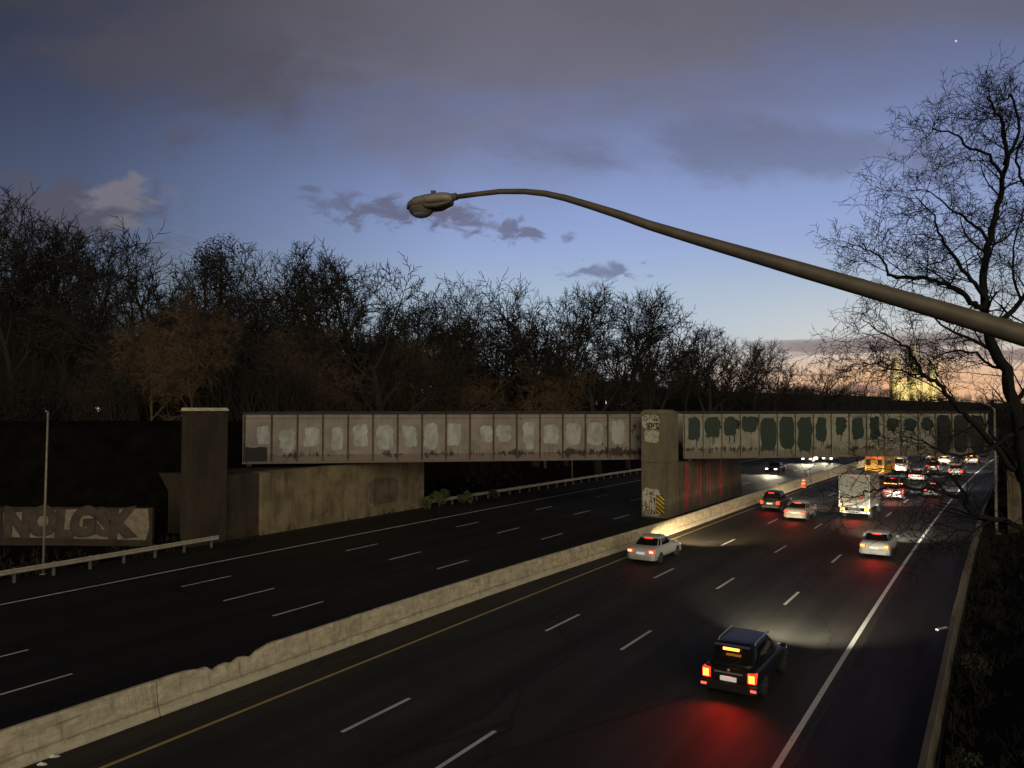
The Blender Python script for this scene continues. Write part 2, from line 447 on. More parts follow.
# ------------------------------------------------------------------ railway bridge
B0 = Vector((-19.8, 63.5)); BA = atan2(.172, .985)
ZB, GH = 4.82, 4.23
def ragged(x0, x1, z0, z1, rough, seed, k=7):
    r = random.Random(seed); pts = []
    def side(a, b, n):
        for i in range(n):
            t = i/n; yield lerp(a[0], b[0], t), lerp(a[1], b[1], t)
    cs = [(x0,z0),(x1,z0),(x1,z1),(x0,z1)]; cx, cz = (x0+x1)/2, (z0+z1)/2
    for q in range(4):
        for i, (x, z) in enumerate(side(cs[q], cs[(q+1) % 4], k)):
            f = .86 if i == 0 else 1
            pts.append((cx+(x-cx)*f+r.uniform(-rough, rough), cz+(z-cz)*f+r.uniform(-rough, rough)))
    return pts
def girder_span(t0, t1, stiff, mat, name, label):
    root = empty('girder_span', (B0.x, B0.y, ZB), BA, label=label, cat='bridge span')
    root.name = name
    def gird(y, part, sgn):
        g = MB(); g.box(t0, t1, y, y+.02, .05, GH-.05)
        o = g.build(part, mat, root)
        tf = MB(); tf.box(t0, t1, y-.22, y+.24, GH-.05, GH); tf.box(t0+.6, t1-.6, y-.2, y+.22, GH, GH+.035); tf.box(t0, t1, y-.11, y-.002, GH-.17, GH-.053)
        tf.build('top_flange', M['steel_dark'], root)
        bf = MB(); bf.box(t0, t1, y-.22, y+.24, 0, .05); bf.box(t0, t1, y-.12, y-.003, .053, .17)
        for k in range(int((t1-t0)/.32)): 
            x = t0+.1+k*.32; bf.box(x, x+.035, y-.135, y-.12, .09, .13)
        bf.build('bottom_flange', mat, root)
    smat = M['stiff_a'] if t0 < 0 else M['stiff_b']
    gird(0, 'girder_web', 1)
    for x in stiff:
        st = MB(); st.box(x-.06, x-.04, -.19, -.003, .175, GH-.175); st.box(x-.04, x+.085, -.03, -.004, .175, GH-.175)
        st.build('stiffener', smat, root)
    gird(5.2, 'far_girder_web', 1)
    dk = MB(); dk.box(t0, t1, .3, 4.9, .95, 1.25)
    for k in range(int((t1-t0)/2.05)+1):
        x = t0+.1+k*2.05
        if x+.3 < t1: dk.box(x, x+.3, .03, 5.18, .25, .94)
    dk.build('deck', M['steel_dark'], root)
    for x in (t0+.35, t1-.75):
        for y in (-.2, 5.0): MB().box(x, x+.4, y, y+.45, -.2, -.003).build('bearing', M['steel_dark'], root)
    return root
stA = [-2.15]+[k*2.053 for k in range(0, 16)]+[32.55]
spanA = girder_span(-2.3, 32.7, stA, M['steel_a'], 'girder_span', 'long pinkish steel railway girder span with pale paint patches, between abutment and pier')
spec = [(.8,1.6,1.35,2.75),(.75,1.55,1.5,2.6),(.8,1.45,1.35,2.95),(.55,1.5,1.45,2.85),(.35,1.5,1.4,3.05),(.65,1.45,1.25,3.0),(.2,1.25,1.35,3.05),(.2,1.3,1.4,3.0),(.9,1.85,1.65,2.9),
        (.45,1.4,1.6,2.95),(.55,1.5,1.7,3.0),(.4,1.6,1.45,3.1),(.35,1.45,1.55,3.1),(.35,1.4,1.6,3.05),(.4,1.5,1.45,3.1),(.45,1.5,1.5,3.1)]
for i, (a, b, c, d) in enumerate([(.9,1.7,1.5,2.9)]+spec[:-1]):
    x = -2.053+i*2.053
    m = Matrix.Translation((x, -.011, 0))
    if rng.random() < .45:
        q0 = rng.uniform(.25, 1.0); q1 = rng.uniform(.8, 2.2)
        MB().sheet(ragged(q0, q0+rng.uniform(.4,.8), q1, q1+rng.uniform(.4,1.0), .09, 400+i, 5), .004, m).build('paint_patch', M['patch_a'], spanA)
    m = Matrix.Translation((x, -.004, 0))
    MB().sheet(ragged(a-rng.uniform(.0,.2), b+rng.uniform(.0,.2), c-rng.uniform(-.1,.3), d+rng.uniform(-.05,.35), .08, 20+i), .006, m).build('paint_patch', M['patch_a'], spanA)
m = Matrix.Translation((-2.1, -.02, 0))
MB().sheet([(.0,.2),(1.75,.2),(1.75,1.35),(1.2,1.4),(.6,1.3),(.0,1.42)], .01, m).build('paint_patch', M['patch_k'], spanA)['label'] = 'black painted corner panel'
stB = [35.95]+[37.75+k*1.82 for k in range(0, 17)]
spanB = girder_span(35.8, 67.2, stB, M['steel_b'], 'girder_span', 'grey steel railway girder span with dark green paint patches, right of the concrete pier')
gs = [(.35,1.5,1.9,3.75,0),(.15,1.55,2.05,3.7,1),(.25,1.45,2.2,3.75,1),(.1,1.6,2.6,3.8,1),(.12,1.7,.9,3.7,0),(.1,1.72,.75,3.75,0),(.1,1.7,.7,3.75,0),(.25,1.4,1.5,3.75,0),(.4,1.3,2.1,3.7,1),
      (.3,1.5,1.6,3.7,0),(.3,1.5,1.5,3.75,0),(.3,1.4,2.3,3.6,1),(.3,1.5,2.4,3.6,1),(.3,1.4,2.3,3.6,1),(.05,1.75,.3,3.9,1),(.05,1.75,.3,3.9,1),(.05,1.75,.3,3.9,1)]
for i, (a, b, c, d, k) in enumerate(gs):
    x = (35.95 if i == 0 else 37.75+(i-1)*1.82)
    m = Matrix.Translation((x, -.004, 0))
    if k and i < 14:
        MB().sheet(ragged(a, min(b+.25, 1.72), c+.35, d-.1, .12, 70+i, 5), .005, m).build('paint_patch', M['patch_k'], spanB)['label'] = 'black patch under the green one'
    m = Matrix.Translation((x, -.012, 0))
    p = MB().sheet(ragged(a+rng.uniform(-.05,.12), b-rng.uniform(-.05,.12), c-rng.uniform(-.2,.25), d, .10 if i < 14 else .05, 90+i, 5), .005, m).build('paint_patch', M['patch_k'] if i > 13 else M['patch_b'], spanB)
    if i < 14:
        for q in range(rng.randint(1, 3)):
            xx = rng.uniform(a+.1, b-.15); MB().sheet(ragged(xx, xx+rng.uniform(.05,.12), c-rng.uniform(.3,.9), c+.15, .02, 300+i*4+q, 4), .003, m).build('paint_drip', M['patch_k'] if q else M['patch_b'], spanB)

# pier
th = head(41.6)
pier = empty('bridge_pier', P(41.6, -20.25), -th, label='tall concrete bridge pier with graffiti tags and red runs, between the two roads', cat='bridge pier')
HW = 1.15
t = MB(); ztop = 9.12
t.loft([[Vector((-HW,0,0)),Vector((HW,0,0)),Vector((HW,2.8,0)),Vector((-HW,2.8,0))],[Vector((-HW,0,4.7)),Vector((HW,0,4.7)),Vector((HW,2.8,4.7)),Vector((-HW,2.8,4.7))]])
bevel(t.build('pier_shaft', M['pier'], pier), .03)
t = MB(); t.box(-HW, HW, 0, 2.8, 4.715, 8.85)
bevel(t.build('pier_shaft', M['pier'], pier), .03)
cap = MB()
cap.loft([[Vector((-HW-.02,-.02,8.853)),Vector((HW+.02,-.02,8.853)),Vector((HW+.02,2.85,8.853)),Vector((-HW-.02,2.85,8.853))],
          [Vector((-HW-.02,-.02,9.0)),Vector((HW+.02,-.02,9.0)),Vector((HW+.02,2.85,9.0)),Vector((-HW-.02,2.85,9.0))],
          [Vector((-HW+.3,.05,9.25)),Vector((HW-.5,.05,9.25)),Vector((HW-.5,2.75,9.25)),Vector((-HW+.3,2.75,9.25))]])
cap.build('coping', M['graf_w'] if False else M['abut'], pier)
t = MB(); t.box(-HW+.1, HW-.1, 2.803, 21.6, 0, 4.58)
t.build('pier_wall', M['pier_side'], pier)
# red runs on the wall's right face
Mx = Matrix.Translation((HW-.1, 0, 0)) @ Matrix.Rotation(pi/2, 4, 'Z')
Mxi = lambda: Mx
rs = random.Random(5)
for (y0, wd, zt, zb) in ((5.0,.75,4.5,.15),(5.75,.3,4.2,.8),(7.9,.3,4.5,.9),(8.7,.45,4.5,.4),(10.6,.22,4.4,.9),(11.5,.3,4.5,.5),(13.9,.2,4.5,1.0),(14.8,.85,4.5,.5)):
    pts = []; nn = 14
    for i in range(nn+1):
        z = lerp(zb, zt, i/nn); h_ = wd*.7*(.55+.45*sin(pi*min(1, i/nn*1.1+.1)))*rs.uniform(.7,1.1)*(1 if i else .3)
        pts.append((h_, z))
    poly = [(y0-a, z) for a, z in pts][::-1]+[(y0+a, z) for a, z in pts]
    poly = poly[::-1]
    o = MB().sheet(poly, .004, Mx).build('red_run', M['red_streak'], pier); fixnormals(o)
# whitewashed blocks and tags on the front
def scrawl(mb, x0, x1, z0, z1, n, seed, wd=.02, M_=None):
    r = random.Random(seed)
    for _ in range(n):
        x, z = r.uniform(x0, x1), r.uniform(z0, z1); pts = []
        a = r.uniform(0, 6.28)
        for k in range(r.randint(4, 8)):
            pts.append((x, z)); a += r.uniform(-1.4, 1.4)
            x = min(x1, max(x0, x+cos(a)*.11)); z = min(z1, max(z0, z+sin(a)*.14))
        for p, q in zip(pts, pts[1:]):
            dx, dz = q[0]-p[0], q[1]-p[1]; L = sqrt(dx*dx+dz*dz)
            if L < .01: continue
            nx, nz = -dz/L*wd, dx/L*wd
            mb.sheet([(p[0]-nx,p[1]-nz),(q[0]-nx,q[1]-nz),(q[0]+nx,q[1]+nz),(p[0]+nx,p[1]+nz)], .003+.0015*rng.random(), M_)
Mf = Matrix.Translation((0, -.0035, 0))
for q, (x0, x1, z0, z1) in enumerate(((-1.02,.55,7.6,8.8),(-.85,.48,6.45,7.5),(-1.05,.6,.12,2.5))):
    o = MB().sheet(ragged(x0, x1, z0, z1, .06, 33+q, 6), .003, Matrix.Translation((0,-.001,0))).build('whitewash_block', M['graf_w'], pier); fixnormals(o)
tg = MB()
scrawl(tg, -.95, .5, 8.3, 8.75, 10, 1, .03, Matrix.Translation((0,-.005,0)))
scrawl(tg, -.8, .5, 7.65, 8.1, 16, 2, .045, Matrix.Translation((0,-.005,0)))
scrawl(tg, -.75, .4, 6.6, 7.4, 6, 3, .015, Matrix.Translation((0,-.005,0)))
scrawl(tg, -1.0, .1, .2, 2.3, 26, 4, .03, Matrix.Translation((0,-.005,0)))
fixnormals(tg.build('spray_tag', M['graf_k'], pier))
# hazard marker: black and yellow diagonal stripes
hm = MB(); hm.box(.22, .98, -.05, -.02, .4, 1.95)
ho = hm.build('hazard_marker', M['graf_k'], pier)
hs = MB()
for k in range(-2, 7):
    z = .4+k*.36; poly = []
    # band going down to the right, clipped to the plate
    def clip(poly, f):
        out = []
        for a, b in zip(poly, poly[1:]+poly[:1]):
            fa, fb = f(a), f(b)
            if fa >= 0: out.append(a)
            if (fa >= 0) != (fb >= 0):
                tt = fa/(fa-fb); out.append((lerp(a[0], b[0], tt), lerp(a[1], b[1], tt)))
        return out
    poly = [(.24, z+.55),(.96, z),(.96, z+.19),(.24, z+.74)]
    poly = clip(clip(poly, lambda p: p[1]-.42), lambda p: 1.93-p[1])
    if len(poly) > 2: hs.sheet(poly, .004, Matrix.Translation((0,-.051,0)))
hs.build('hazard_stripes', M['sign_y'], ho)

# left abutment with its tower
tha = head(12)
ab = empty('bridge_abutment', P(11.8, -41.05), -tha, label='streaked concrete abutment wall carrying the left end of the pink girders', cat='abutment')
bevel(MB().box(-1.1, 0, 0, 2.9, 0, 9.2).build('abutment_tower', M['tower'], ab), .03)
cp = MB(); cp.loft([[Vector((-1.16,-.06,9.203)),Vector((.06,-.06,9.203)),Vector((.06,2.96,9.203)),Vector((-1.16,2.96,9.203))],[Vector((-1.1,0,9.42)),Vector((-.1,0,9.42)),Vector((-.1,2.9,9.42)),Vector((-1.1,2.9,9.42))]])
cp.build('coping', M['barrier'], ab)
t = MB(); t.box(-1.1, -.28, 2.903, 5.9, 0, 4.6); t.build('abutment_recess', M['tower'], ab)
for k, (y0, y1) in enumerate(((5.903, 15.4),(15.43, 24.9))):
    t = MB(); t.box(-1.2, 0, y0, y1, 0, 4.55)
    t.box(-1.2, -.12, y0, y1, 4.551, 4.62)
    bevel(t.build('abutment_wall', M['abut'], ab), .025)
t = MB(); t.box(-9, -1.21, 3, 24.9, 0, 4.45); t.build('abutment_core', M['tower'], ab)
o = MB().sheet(ragged(17.5, 21.2, .9, 3.2, .12, 6), .004, Matrix.Translation((0.0,0,0)) @ Matrix.Rotation(pi/2,4,'Z') @ Matrix.Translation((0,-.001,0)))
fixnormals(o.build('painted_over_patch', M['pier_side'], ab))
# right abutment
ra = empty('bridge_abutment', P(50, 5.2), -head(55), label='dark concrete abutment at the right end of the green patched girder, beyond the shoulder', cat='abutment')
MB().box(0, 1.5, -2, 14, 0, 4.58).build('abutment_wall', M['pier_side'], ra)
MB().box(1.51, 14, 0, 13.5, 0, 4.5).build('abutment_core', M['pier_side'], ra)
# rail embankments
def embank(t0, t1, name, label):
    e = MB(); rings = []
    k = int(abs(t1-t0)/6)
    for i in range(k+1):
        t_ = lerp(t0, t1, i/k)
        f = lambda w, z: Vector((B0.x+.985*(t_+.945*w)-.172*w, B0.y+.172*(t_+.945*w)+.985*w, z))
        rings.append([f(-6.2+rng.uniform(-.2,.2),-.1), f(-3.6,3.6+rng.uniform(-.3,.3)), f(-1.0,7.7+rng.uniform(-.15,.15)), f(.4,8.3), f(5.5,8.3), f(8,7.6), f(19,-.1)])
    e.loft(rings, True, True)
    return tag(fixnormals(e.build(name, M['soil'], smooth=False)), label, 'embankment', kind='structure')
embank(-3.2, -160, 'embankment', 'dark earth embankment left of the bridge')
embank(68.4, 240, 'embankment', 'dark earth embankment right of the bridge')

# ------------------------------------------------------------------ graffiti wall, guardrails, poles
gA, gB = ray(-14, 545, 53.5), ray(152, 543, 53.0)
L = (gB-gA).xy.length; ga_ = atan2(gB.y-gA.y, gB.x-gA.x)
gw = empty('graffiti_wall', (gA.x, gA.y, 0), ga_, label='low concrete wall sprayed with fat dull pink letters beside the left guardrail', cat='wall')
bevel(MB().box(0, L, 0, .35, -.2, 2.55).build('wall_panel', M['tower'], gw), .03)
MB().sheet([(1.2,.5),(L-.45,.35),(L-.2,1.2),(L-.3,2.5),(6.5,2.45),(1.2,2.15)], .004, Matrix.Translation((0,-.001,0))).build('whitewash_block', M['graf_d'], gw)['label'] = 'pale whitewashed field'
def text_mesh(txt, size, offset, ext, name, mat, parent, Mloc, shear=.0, spacing=.85):
    cu = bpy.data.curves.new(name, 'FONT'); cu.body = txt; cu.size = size; cu.offset = offset; cu.extrude = ext; cu.space_character = spacing; cu.shear = shear; cu.resolution_u = 5
    to = bpy.data.objects.new('tmp', cu); COL.objects.link(to)
    dg = bpy.context.evaluated_depsgraph_get(); me = bpy.data.meshes.new_from_object(to.evaluated_get(dg))
    bpy.data.objects.remove(to); me.materials.clear(); me.materials.append(mat); me.name = name
    o = bpy.data.objects.new(name, me); COL.objects.link(o); o.parent = parent; o.matrix_local = Mloc; return o
def fit(o, x0, x1, z0, z1):
    vs_ = [v.co for v in o.data.vertices]; ax_, bx_ = min(v.x for v in vs_), max(v.x for v in vs_); ay_, by_ = min(v.y for v in vs_), max(v.y for v in vs_)
    for v in vs_:
        v.x = x0+(v.x-ax_)/(bx_-ax_)*(x1-x0); v.y = z0+(v.y-ay_)/(by_-ay_)*(z1-z0)
        v.y += .12*sin(v.x*1.9)
gx0, gx1 = 1.3, L-1.1
o = text_mesh('NOLGSK', 2.5, .23, .003, 'graffiti_outline', M['graf_k'], gw, Matrix.Translation((0,-.012,0)) @ Matrix.Rotation(pi/2, 4, 'X'), .05, .95); fit(o, gx0-.12, gx1+.12, .42, 2.62)
o = text_mesh('NOLGSK', 2.5, .15, .003, 'graffiti_letters', M['graf_p'], gw, Matrix.Translation((0,-.02,0)) @ Matrix.Rotation(pi/2, 4, 'X'), .05, .95); fit(o, gx0, gx1, .54, 2.5)
def guardrail(s0, s1, d0, d1, label, mat):
    root = empty('guardrail', P(s0, d0), label=label, cat='guardrail', group='guardrails along the roads')
    o0 = Vector(P(s0, d0)); dd = lambda s: lerp(d0, d1, (s-s0)/(s1-s0))
    pr = [(0,.50),(.03,.53),(.045,.57),(.03,.61),(0,.645),(.03,.68),(.045,.72),(.03,.76),(0,.79)]
    rings = []; k = int((s1-s0)/2)+1
    for i in range(k+1):
        s = lerp(s0, s1, i/k); ring = [P(s, dd(s)+a, z)-o0 for a, z in pr]+[P(s, dd(s)+a-.012, z)-o0 for a, z in pr[::-1]]
        rings.append(ring)
    fixnormals(MB().loft(rings).build('rail_beam', mat, root))
    npost = min(90, int((s1-s0)/1.9))
    for i in range(npost):
        s = s0+.4+i*(s1-s0-.8)/(npost-1)
        pb = MB(); p = P(s, dd(s)-.2)-o0; m_ = Matrix.Translation(p) @ Matrix.Rotation(-head(s), 4, 'Z')
        pb.box(-.08, .08, -.05, .05, -.05, .8, m_); pb.box(.081, .185, -.05, .05, .52, .78, m_)
        pb.build('guardrail_post', M['post'], root)
    return root
guardrail(-14, 13.0, -39.7, -39.7, 'short metal guardrail ending at the abutment tower, in front of the graffiti wall', M['galv'])
guardrail(35.2, 170, -40.2, -37.9, 'long pale guardrail running away under the pink girders behind the pier', M['galv'])

# right side: low concrete curb wall
cw = MB(); rings = []
for i in range(60):
    s = -30+i*4.
    j = rng.uniform(-.012, .012)
    rings.append([P(s, 3.22+j, 0), P(s, 3.25+j, .6), P(s, 3.28+j, .66), P(s, 3.44+j, .68), P(s, 3.47+j, .6), P(s, 3.5+j, 0)])
tag(fixnormals(cw.loft(rings).build('roadside_wall', M['pier'])), 'low narrow concrete wall along the dark right shoulder', 'wall')

def pole_thing(name, base, z1, r0, r1, label, cat, mat, lean=0):
    root = empty(name, base, label=label, cat=cat)
    MB().tube([(0,0,0),(lean*.5,0,(z1-base.z)*.5),(lean,0,z1-base.z)], [r0,(r0+r1)/2,r1], 10, True).build('pole', mat, root, True)
    MB().box(-r0*1.8, r0*1.8, -r0*1.8, r0*1.8, 0, .06).build('base_plate', M['galv_dull'], root)
    return root
sp = s_at_px(46.5, -40.6)
pl = pole_thing('slender_pole', P(sp, -40.6, .02), 9.2, .075, .05, 'slender steel pole standing in front of the graffiti wall', 'pole', M['galv_dull'], .1)
MB().lathe([(.06,9.15),(.07,9.2),(.03,9.27)], 10).build('pole_cap', M['galv_dull'], pl)
sp2 = s_at_px(996, 5.1, 20, 90)
p2 = pole_thing('street_lamp', on_ground(45, 5.1), 9.1, .11, .07, 'slim dark street lamp with a bent arm in front of the right abutment', 'street lamp', M['galv_dull'])
p2.location = Vector((ray(996, 500, 56).x, 56, .3)); h2 = 9.3
MB().tube([(0,0,h2-.6),(-.05,0,h2-.25),(-.35,0,h2),(-1.1,0,h2+.25),(-1.8,0,h2+.35)], [.06,.055,.05,.045,.04], 8, True).build('lamp_arm', M['galv_dull'], p2, True)
lh = MB(); lh.loft([[Vector((x, w*cos(a), h2+.36+w*.45*sin(a))) for a in [k*pi/5 for k in range(10)]] for x, w in ((-1.75,.05),(-1.95,.13),(-2.2,.16),(-2.4,.1),(-2.45,.03))])
lh.build('lamp_head', M['galv_dull'], p2, True)
sb = MB().tube([P(64, -40.8, 0), P(64, -40.8, 4.2)], .05, 8, True)
tag(sb.build('sign_post', M['galv_dull']), 'thin grey post standing behind the far guardrail under the girders', 'post')

# ------------------------------------------------------------------ the near street lamp
lampmat = simple('brown_grey_lamp_metal', (.135,.115,.09), .6, .2, var=.22, scale=5, bump=.1)
px = [(1115,362,6.9),(1024,335,7.1),(950,312.5,7.35),(900,298,7.52),(850,283.5,7.7),(800,269,7.88),(750,254.5,8.05),(700,240,8.22),(650,225,8.4),(620,214.5,8.5),(590,205,8.62),(565,197.5,8.72),(545,193,8.8),(525,191,8.9),(500,191,9.0),(478,193.5,9.1),(452,197,9.2)]
apts = [ray(x, y+.5, z) for x, y, z in px]
base = Vector((apts[0].x+.0, apts[0].y, hgt(-12, 5.8)-.1))
lamp = empty('street_lamp', base, label='unlit cobra head street lamp on a long curved arm reaching over the road', cat='street lamp')
loc = [p-base for p in apts]
rad = [lerp(.112, .029, i/(len(loc)-1)) for i in range(len(loc))]
rad = [max(.029, .5*tk*z/F) for tk, z in zip([25,21.7,19.3,17.6,16.4,15.4,13.4,11.6,9.8,8.7,7.5,6.7,6.2,5.7,5.4,5.1,5.0],[q[2] for q in px])]
MB().tube(loc, rad, 20, True).build('mast_arm', lampmat, lamp, True)
MB().tube([(0,0,0),(0,0,loc[0].z*.5),(0,0,loc[0].z+.35)], [.17,.145,.12], 20, True).build('pole', lampmat, lamp, True)
e0, e1 = apts[-1], ray(410, 207, 9.38)
ax = (e1-e0); LH = ax.length+.03; ax.normalize(); sd = ax.cross(Vector((0,0,1))).normalized(); up = sd.cross(ax)
def lring(t, hw, zt, zb, n=14, sq=.6):
    c = e0-base+ax*t; out = []
    for k in range(n):
        a = 2*pi*k/n; cx, cz = cos(a), sin(a)
        cx = math.copysign(abs(cx)**sq, cx); cz = math.copysign(abs(cz)**sq, cz)
        out.append(c+sd*hw*cx+up*((zt+zb)/2+(zt-zb)/2*cz))
    return out
hd = MB().loft([lring(-.02,.035,.035,-.035), lring(.0,.06,.045,-.05), lring(.04,.085,.062,-.058), lring(.10,.11,.075,-.05), lring(LH*.5,.14,.085,-.035), lring(LH*.75,.145,.08,-.03), lring(LH*.92,.10,.045,-.03), lring(LH,.04,-.01,-.03)])
headmat = simple('pale_grey_lamp_head', (.24,.215,.175), .55, .15, var=.3, scale=9)
ho = hd.build('lamp_head', headmat, lamp, True)
dr = MB().loft([lring(.0,.05,-.045,-.06), lring(.03,.085,-.05,-.085), lring(LH*.3,.12,-.04,-.115), lring(LH*.5,.135,-.037,-.10), lring(LH*.6,.13,-.036,-.06)])
dr.build('gear_door', lampmat, ho, True)
MB().box(-.03,.03,-.03,.03,0,.05, Matrix.Translation(e0-base+ax*(LH*.4)+up*.08)).build('photocell', M['black'], ho)
gm, nt, b = newmat('lamp_glass'); b.inputs['Base Color'].default_value = (.30,.27,.24,1); b.inputs['Roughness'].default_value = .12; b.inputs['Transmission Weight'].default_value = .55
ln = MB(); rr = []
for i in range(9):
    a = i/8*pi/2; rr.append((cos(a), -sin(a)))
c = e0-base+ax*(LH*.68)-up*.034; rings = []
for r_, z_ in rr:
    rings.append([c+ax*(r_*LH*.29*cos(q))+sd*(r_*.135*sin(q))+up*(z_*.135) for q in [2*pi*k/20 for k in range(20)]])
ln.loft(rings); ln.build('lamp_lens', gm, ho, True)
MB().tube([e0-base+ax*.02-up*.0, e0-base-ax*.06], .046, 14, True).build('arm_collar', lampmat, lamp, True)

# ------------------------------------------------------------------ vehicles
def quadplate(q, off, th=.008):
    """thin plate on a planar quad q (ccw seen from outside), set proud by off"""
    a, b_, c_, d_ = [Vector(p) for p in q]; nrm = (b_-a).cross(d_-a).normalized()
    m = MB(); v0 = [p+nrm*off for p in (a,b_,c_,d_)]; v1 = [p+nrm*(off-th) for p in (a,b_,c_,d_)]
    m.add(v0+v1, [(0,1,2,3),(7,6,5,4),(0,4,5,1),(1,5,6,2),(2,6,7,3),(3,7,4,0)]); return m
def inset(q, u0, u1, v0, v1):
    a, b_, c_, d_ = [Vector(p) for p in q]
    f = lambda u, v: a.lerp(b_, u).lerp(d_.lerp(c_, u), v)
    return [f(u0,v0), f(u1,v0), f(u1,v1), f(u0,v1)]
_whl = {}
def add_wheels(root, W, yf, yr, r, wd=.22, dual=False):
    for y in (yf, yr):
        for sx in (-1, 1):
            Mw = Matrix.Translation((sx*(W/2-wd*.5+.012), y, r)) @ Matrix.Rotation(sx*pi/2, 4, 'Y')
            w_ = MB().lathe([(r*.62,-wd/2),(r*.93,-wd/2),(r,-wd*.32),(r,wd*.32),(r*.93,wd/2),(r*.62,wd/2)], 20, Mw).build('wheel', M['tyre'], root, True)
            MB().lathe([(r*.61,wd*.3),(r*.58,wd/2+.004),(r*.3,wd/2-.03),(r*.12,wd/2+.006)], 14, Mw).build('rim', M['rim'], w_, True)
def make_car(name, kind, L, W, H, mat, label, lamp=None, s=0, d=0, flip=False, tail=None, head_=None, group='cars on the road', lens=True):
    p = P(s, d, .008); root = empty(name, p, -head(s)+(pi if flip else 0), label=label, cat='car' if kind != 'van' else 'van', group=group)
    hw = W/2; gc = .22 if kind == 'sedan' else .26
    belt = .92 if kind == 'sedan' else (1.02 if kind != 'van' else 1.1)
    hood = belt-.06; trunk = belt+.06 if kind == 'sedan' else belt
    yr, yf = -L/2, L/2
    st = [(yr, .80, gc+.22, belt-.16), (yr+.05, .92, gc+.10, belt-.05), (yr+.22, .975, gc+.02, trunk), (yr+.8, 1.0, gc, trunk), (-.2, 1.0, gc, belt+.02), (L*.18, 1.0, gc, belt+.01),
          (L*.28, .995, gc, hood+.04), (yf-.55, .97, gc, hood-.08), (yf-.18, .92, gc+.03, hood-.17), (yf-.03, .82, gc+.12, hood-.27), (yf, .72, gc+.2, hood-.34)]
    rings = []
    for (y, f, z0, z1) in st:
        w_ = hw*f; zm = lerp(z0, z1, .55)
        half = [(w_*.55, z0), (w_*.90, z0+.03), (w_*.985, lerp(z0, zm, .5)), (w_, zm), (w_*.975, lerp(zm, z1, .55)), (w_*.93, z1-.04), (w_*.80, z1), (w_*.4, z1+.02)]
        rings.append([Vector((x, y, z)) for x, z in half]+[Vector((-x, y, z)) for x, z in half[::-1]])
    body = MB().loft(rings).build('body', mat, root, True); fixnormals(body)
    sm = body.modifiers.new('sub', 'SUBSURF'); sm.levels = 1; sm.render_levels = 1
    # cabin
    if kind == 'sedan': ys = (yr+.62, yr+1.35, L*.06, L*.27)
    elif kind == 'van': ys = (yr+.06, yr+.22, L*.24, L*.36)
    else: ys = (yr+.10, yr+.62, L*.08, L*.27)
    zb, zr = belt-.03, H
    wb, wt = hw*.90, hw*(.70 if kind != 'van' else .82)
    def slice_(h, off=0., n=48):
        hh = min(1, h); y0 = lerp(ys[0], ys[1], hh**1.15)-off; y1 = lerp(ys[3], ys[2], hh**1.1)+off; w_ = lerp(wb, wt, hh**1.4)+off; z = lerp(zb, zr-.07, h); out = []
        cy_ = (y0+y1)/2; ly = (y1-y0)/2
        for k in range(n):
            a_ = 2*pi*k/n; ca, sa = cos(a_), sin(a_)
            x = w_*math.copysign(abs(ca)**.30, ca); y = cy_+ly*math.copysign(abs(sa)**.30, sa)
            x *= 1-.06*((y-cy_)/ly)**2
            y -= .05*math.copysign(1, sa)*(x/w_)**2*abs(sa)**.3
            out.append(Vector((x, y, z)))
        return out
    top = slice_(1.0); cen = sum(top, Vector())/len(top)
    dome = [[Vector((cen.x+(p.x-cen.x)*f, cen.y+(p.y-cen.y)*f, zr-.07+dz_)) for p in top] for f, dz_ in ((.96,.035),(.85,.058),(.6,.068),(.2,.07))]
    fixnormals(MB().loft([slice_(h) for h in (0,.2,.4,.6,.8,.92,1.0)]+dome).build('cabin', mat, root, True))
    def pane(name, k0, k1, h0, h1):
        m_ = MB(); NS = 48; rows = []
        for i in range(5):
            sl = slice_(lerp(h0, h1, i/4), .012); rows.append([sl[k % NS] for k in range(k0, k1+1)])
        m_.loft(rows, False, False); fixnormals(m_.build(name, M['car_glass'], root, True))
    pane('rear_window', 30, 42, .22, .93); pane('windscreen', 6, 18, .12, .95)
    for sg in (0, 1):
        f = (lambda k: k) if sg == 0 else (lambda k: 24-k)
        for a_, b_ in ((-5, -2), (-1, 1), (2, 5)):
            q = sorted((f(a_), f(b_))); pane('side_window', q[0], q[1], .2, .88)
    # bumpers, plate, mirrors
    bp = MB(); bp.loft([[Vector((x*hw, y, z)) for x, y in ((-.985,yr+.45),(-.97,yr+.06),(-.75,yr-.07),(.75,yr-.07),(.97,yr+.06),(.985,yr+.45),(.9,yr+.45),(-.9,yr+.45))] for z in (gc+.02, gc+.30)])
    bevel(fixnormals(bp.build('bumper', M['black'] if kind == 'suv' else mat, root)), .03)
    bp = MB(); bp.loft([[Vector((x*hw, y, z)) for x, y in ((-.97,yf-.5),(-.93,yf-.12),(-.66,yf+.05),(.66,yf+.05),(.93,yf-.12),(.97,yf-.5),(.85,yf-.5),(-.85,yf-.5))] for z in (gc+.0, gc+.26)])
    bevel(fixnormals(bp.build('bumper', mat, root)), .03)
    MB().box(-.26, .26, yr-.085, yr-.05, gc+.36, gc+.50).build('number_plate', M['plate_lit'], root)
    for sx in (-1, 1):
        mi = MB().box(-.1, .1, -.06, .06, -.06, .07, Matrix.Translation((sx*(hw+.07), L*.19, belt+.1))); bevel(mi.build('mirror', mat, root), .025)
    tl = tail or M['tail']
